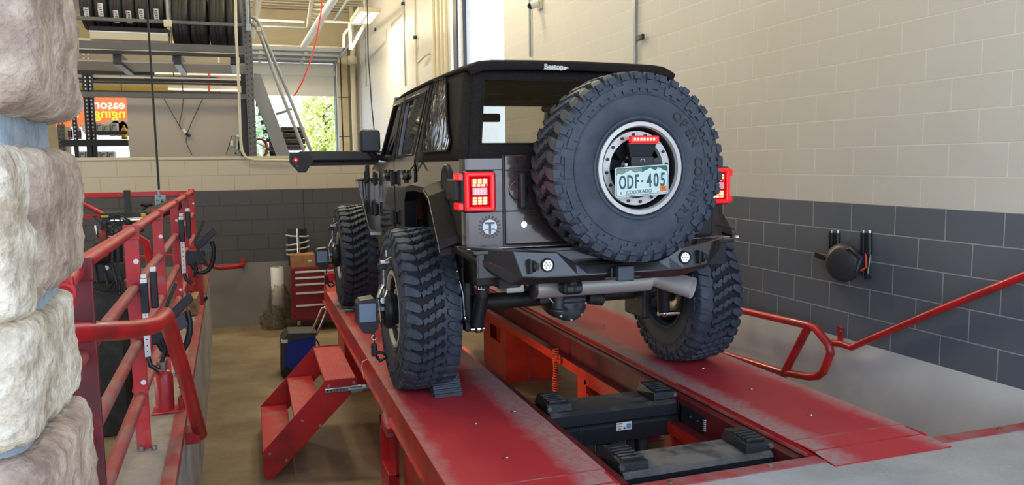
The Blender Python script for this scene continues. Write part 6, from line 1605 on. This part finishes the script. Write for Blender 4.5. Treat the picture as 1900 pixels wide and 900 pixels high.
# welded brace frame by the ceiling
b = P('white'); yy = 24
b.tube([tuple(A(*p_, yy)) for p_ in ((649, 45), (650, 92))], .05, 8); b.tube([tuple(A(*p_, yy)) for p_ in ((648, 44), (684, 44))], .05, 8); b.tube([tuple(A(*p_, yy)) for p_ in ((676, 46), (651, 92))], .05, 8); b.tube([tuple(A(*p_, yy)) for p_ in ((638, 88), (638, 64), (646, 54))], .04, 8)
tag(b.build('wall_bracket'), 'white triangular steel bracket below the ceiling lamp', 'bracket')
# roof joist girder and pipes running towards the camera
gd = thing('roof_girder', 'white open-web roof girder with a fat white pipe alongside', 'girder', tuple(A(600, 40, 22)))
b = P('offwhite')
ga, gb_ = A(575, 60, 26), A(612, -30, 16)
b.tube([tuple(A(571, 50, 26)), tuple(A(580, -10, 18))], .05, 8); b.tube([tuple(A(590, 62, 26)), tuple(A(628, -40, 16))], .05, 8)
for k in range(8):
    t_ = k / 8; p0_ = A(571, 50, 26).lerp(A(580, -10, 18), t_); p1_ = A(590, 62, 26).lerp(A(615, -10, 18), t_ + .06); b.cyl(p0_, p1_, .03, seg=6)
b.build('web', gd)
b = P('white'); b.tube([tuple(A(564, 85, 22)), tuple(A(577, 64, 21)), tuple(A(618, 0, 17)), tuple(A(640, -35, 15))], .085, 12); b.build('pipe', gd)
b = P('white'); yy = 27; b.box((-8, yy, A(500, 40, yy).z), (A(565, 40, yy).x, yy + .2, A(500, 36, yy).z)); b.box((A(595, 40, yy).x, yy, A(650, 44, yy).z), (A(655, 40, yy).x, yy + .15, A(650, 40, yy).z)); tag(b.build('roof_beam'), 'white roof beam crossing beneath the ribbed ceiling', 'beam')
b = P('galv'); b.tube([tuple(A(487, 49, 26)), tuple(A(573, 52, 26))], .04, 8); b.tube([tuple(A(621, 37, 26)), tuple(A(645, 0, 22))], .04, 8); tag(b.build('conduit'), 'pale blue-grey conduits crossing below the roof beam', 'conduit')
b = P('offwhite'); b.tube([tuple(A(470, 68, 22)), tuple(A(475, -10, 18))], .05, 8); b.tube([tuple(A(478, 30, 22)), tuple(A(482, -10, 18))], .05, 8); tag(b.build('conduit'), 'pair of cream pipes rising beside the top of the rack post', 'conduit')

# ceiling lamp in view and unseen ones added to light the hall
def ceil_lamp(c, sx, sy, label, watts, col=(1, .86, .62)):
    t = thing('ceiling_light', label, 'ceiling light', c, 'square ceiling lights')
    x, y, z = c
    b = P('offwhite'); b.box((x - sx, y - sy, z), (x + sx, y + sy, z + .12), .01); b.box((x - .02, y - sy, z - .012), (x + .02, y + sy, z + .01)); b.cyl((x, y, z + .1), (x, y, 7.3), .02, seg=6); b.build('housing', t)
    b = P('lamp'); b.box((x - sx + .04, y - sy + .04, z - .008), (x + sx - .04, y + sy - .04, z - .002)); b.build('diffuser', t)
    l = bpy.data.lights.new('lamp', 'AREA'); l.shape = 'RECTANGLE'; l.size = sx * 2; l.size_y = sy * 2; l.energy = watts; l.color = col
    if 'picture' in label:
        l = bpy.data.lights.new('lamp', 'POINT'); l.energy = watts; l.color = col; l.shadow_soft_size = .25
    o = bpy.data.objects.new('lamp', l); C.objects.link(o); o.parent = t; o.location = (0, 0, -.03 if 'picture' not in label else -.55)
    return t
v = A(677, 33, 22.5)
ceil_lamp((v.x, 22.5, v.z), .30, .9, 'lit square ceiling lamp near the right wall at the far end', 110)
ceil_lamp((-.2, 23.5, 6.95), .6, .6, 'added unseen ceiling lamp in front of the far garage door, above the picture', 620)
ceil_lamp((0.0, 16.5, 6.6), .6, .6, 'added unseen ceiling lamp high above the mezzanine stair, outside the picture', 420)
ceil_lamp((3.0, 12.0, 6.8), .6, .6, 'added unseen ceiling lamp high over the front of the vehicle, outside the picture', 300)
ceil_lamp((1.0, 7.5, 6.8), .6, .6, 'added unseen ceiling lamp high over the left runway, outside the picture', 130)
ceil_lamp((-3.5, 8.5, 6.8), .6, .6, 'added unseen ceiling lamp high over the neighbouring bay, outside the picture', 200)
ceil_lamp((-2.2, 14.5, 5.0), .6, .6, 'added unseen ceiling lamp in the shop behind the rack, outside the picture', 110)
# hanging cord with red air hose
b = P('hose'); b.m('orange'); b.tube([tuple(A(*p_, 14)) for p_ in ((600, -30), (596, 20), (588, 70), (577, 110), (562, 150), (550, 172), (545, 178))], .013, 6); tag(b.build('air_hose'), 'thin red air hose slanting down in front of the raised garage door', 'air hose')
b = P('soot'); b.tube([tuple(A(*p_, 13)) for p_ in ((681, -20), (683, 100), (690, 200), (694, 240))], .010, 6); tag(b.build('hanging_cable'), 'thin dark cord hanging behind the vehicle mirror', 'power cord')

# ---- conduits, cameras on the right wall
def wpt(px, py, o=.03): return at(px, py, 'x', WX - o)
def conduit(px, py0, py1, k, r, label, join=None):
    a = wpt(px, 150); b = P(k); z0_ = at(px, py1, 'x', WX - .03).z; b.cyl((WX - .03, a.y, z0_), (WX - .03, a.y, 7.0), r, seg=8)
    if join:
        v = wpt(px, join); b.m('black'); b.box((WX - .09, a.y - .05, v.z - .04), (WX - .005, a.y + .05, v.z + .04), .01)
    o = b.build('conduit'); tag(o, label, 'conduit'); return o
a = at(1177, 50, 'x', WX - .03); b = P('galv'); b.box((WX - .035, a.y - .022, 2.2), (WX - .001, a.y + .022, 7.2), .004); tag(b.build('conduit'), 'grey flat conduit on the right wall just above the spare tyre', 'conduit')
b = P('black'); v = at(1184, 71, 'x', WX - .05); b.box((WX - .07, v.y - .12, v.z - .03), (WX - .035, v.y + .02, v.z + .03), .006); b.m('steel'); b.cyl((WX - .075, v.y - .06, v.z - .005), (WX - .06, v.y - .06, v.z - .005), .01, seg=8); tag(b.build('door_sensor'), 'small black sensor clipped to the grey conduit on the right wall', 'sensor')
conduit(984, 0, 105, 'galv', .018, 'thin grey conduit below the security camera')
sc = thing('security_camera', 'small cream security camera high on the right wall', 'camera', tuple(wpt(987, 10, .1)))
v = wpt(1000, 5); b = P('offwhite'); b.box((WX - .04, v.y - .08, v.z - .10), (WX - .001, v.y + .08, v.z + .15), .006); b.build('back_box', sc)
v = wpt(988, 10, .12); b = P('white'); b.cyl((WX - .04, v.y - .05, v.z + .03), (WX - .14, v.y, v.z), .055, .06, 16); b.build('body', sc); b = P('black'); b.cyl((WX - .14, v.y, v.z), (WX - .165, v.y - .015, v.z - .02), .045, seg=16); b.build('lens', sc)
conduit(752, 0, 160, 'galv', .02, 'dark thin conduit on the right wall left of the vehicle roof', 3)
conduit(679, 0, 160, 'galv', .022, 'faint conduit far along the right wall near the bracket')
conduit(773, 0, 160, 'offwhite', .02, 'cream conduit with boxes on the right wall left of the door jamb', 68)
b = P('offwhite'); v = wpt(795, 108); b.tube([(WX - .02, v.y - .1, v.z + .1), (WX - .12, v.y, v.z + .05), (WX - .16, v.y + .6, v.z - .03)], .03, 8); tag(b.build('wall_lever'), 'small cream lever arm on the right wall above the vehicle roof', 'lever')
b = P('rackdark'); v = wpt(696, 55); b.box((WX - .05, v.y - .05, v.z - .05), (WX, v.y + .05, v.z + .05)); tag(b.build('wall_box'), 'tiny dark box on the right wall beside the ceiling lamp', 'electrical box')

# ---- outdoors beyond the far door
M['leaf'] = mat('yellow_green_leaves', srgb(186, 196, 96), .6, var=srgb(226, 222, 140), vscale=3)
M['leaf2'] = mat('green_leaves', srgb(110, 150, 90), .6, var=srgb(160, 180, 120), vscale=3)
M['bark'] = mat('bark', srgb(90, 74, 58), .9)
def tree(x, y, h, r, seed, k, label, dens=4600):
    rnd = random.Random(seed); t = thing('tree', label, 'tree', (x, y, -.1), 'trees beyond the far door')
    b = P('bark'); b.tube([(x, y, -.1), (x + .1, y, h * .4), (x, y, h * .8)], [.16, .12, .05], 8)
    for i in range(9): a = rnd.random() * 2 * PI; z = h * (.25 + .06 * i); b.tube([(x, y, z), (x + r * .6 * math.cos(a), y + r * .6 * math.sin(a), z + r * .4)], [.05, .015], 6)
    b.build('trunk', t)
    b = P(k)
    for i in range(dens):
        while True:
            p_ = Vector((rnd.uniform(-1, 1), rnd.uniform(-1, 1), rnd.uniform(-1, 1)))
            if p_.length < 1 and p_.length > .25: break
        nn = noise.noise(p_ * 2.5 + Vector((seed, 0, 0)))
        if nn < -.12: continue
        c = Vector((x + p_.x * r, y + p_.y * r, h * .58 + p_.z * h * .45)); s_ = .10
        u = Vector((rnd.uniform(-1, 1), rnd.uniform(-1, 1), rnd.uniform(-1, 1))).normalized(); w_ = u.orthogonal().normalized()
        b.add([c + u * s_, c + w_ * s_ * .6, c - u * s_, c - w_ * s_ * .6], [(0, 1, 2, 3)])
    b.build('foliage', t, fix=False)
v = A(597, 230, 40); tree(v.x + .1, 40, 5.6, 1.25, 5, 'leaf', 'yellow-green leafy tree at the right of the far door opening')
v = A(488, 240, 44); tree(v.x, 44, 4.4, 1.1, 9, 'leaf2', 'green tree seen through the stair at the left of the far door', 1500)
v = A(540, 262, 46); tree(v.x - .6, 46, 2.6, .8, 14, 'leaf2', 'low green tree behind the tyre stack beyond the far door', 900)
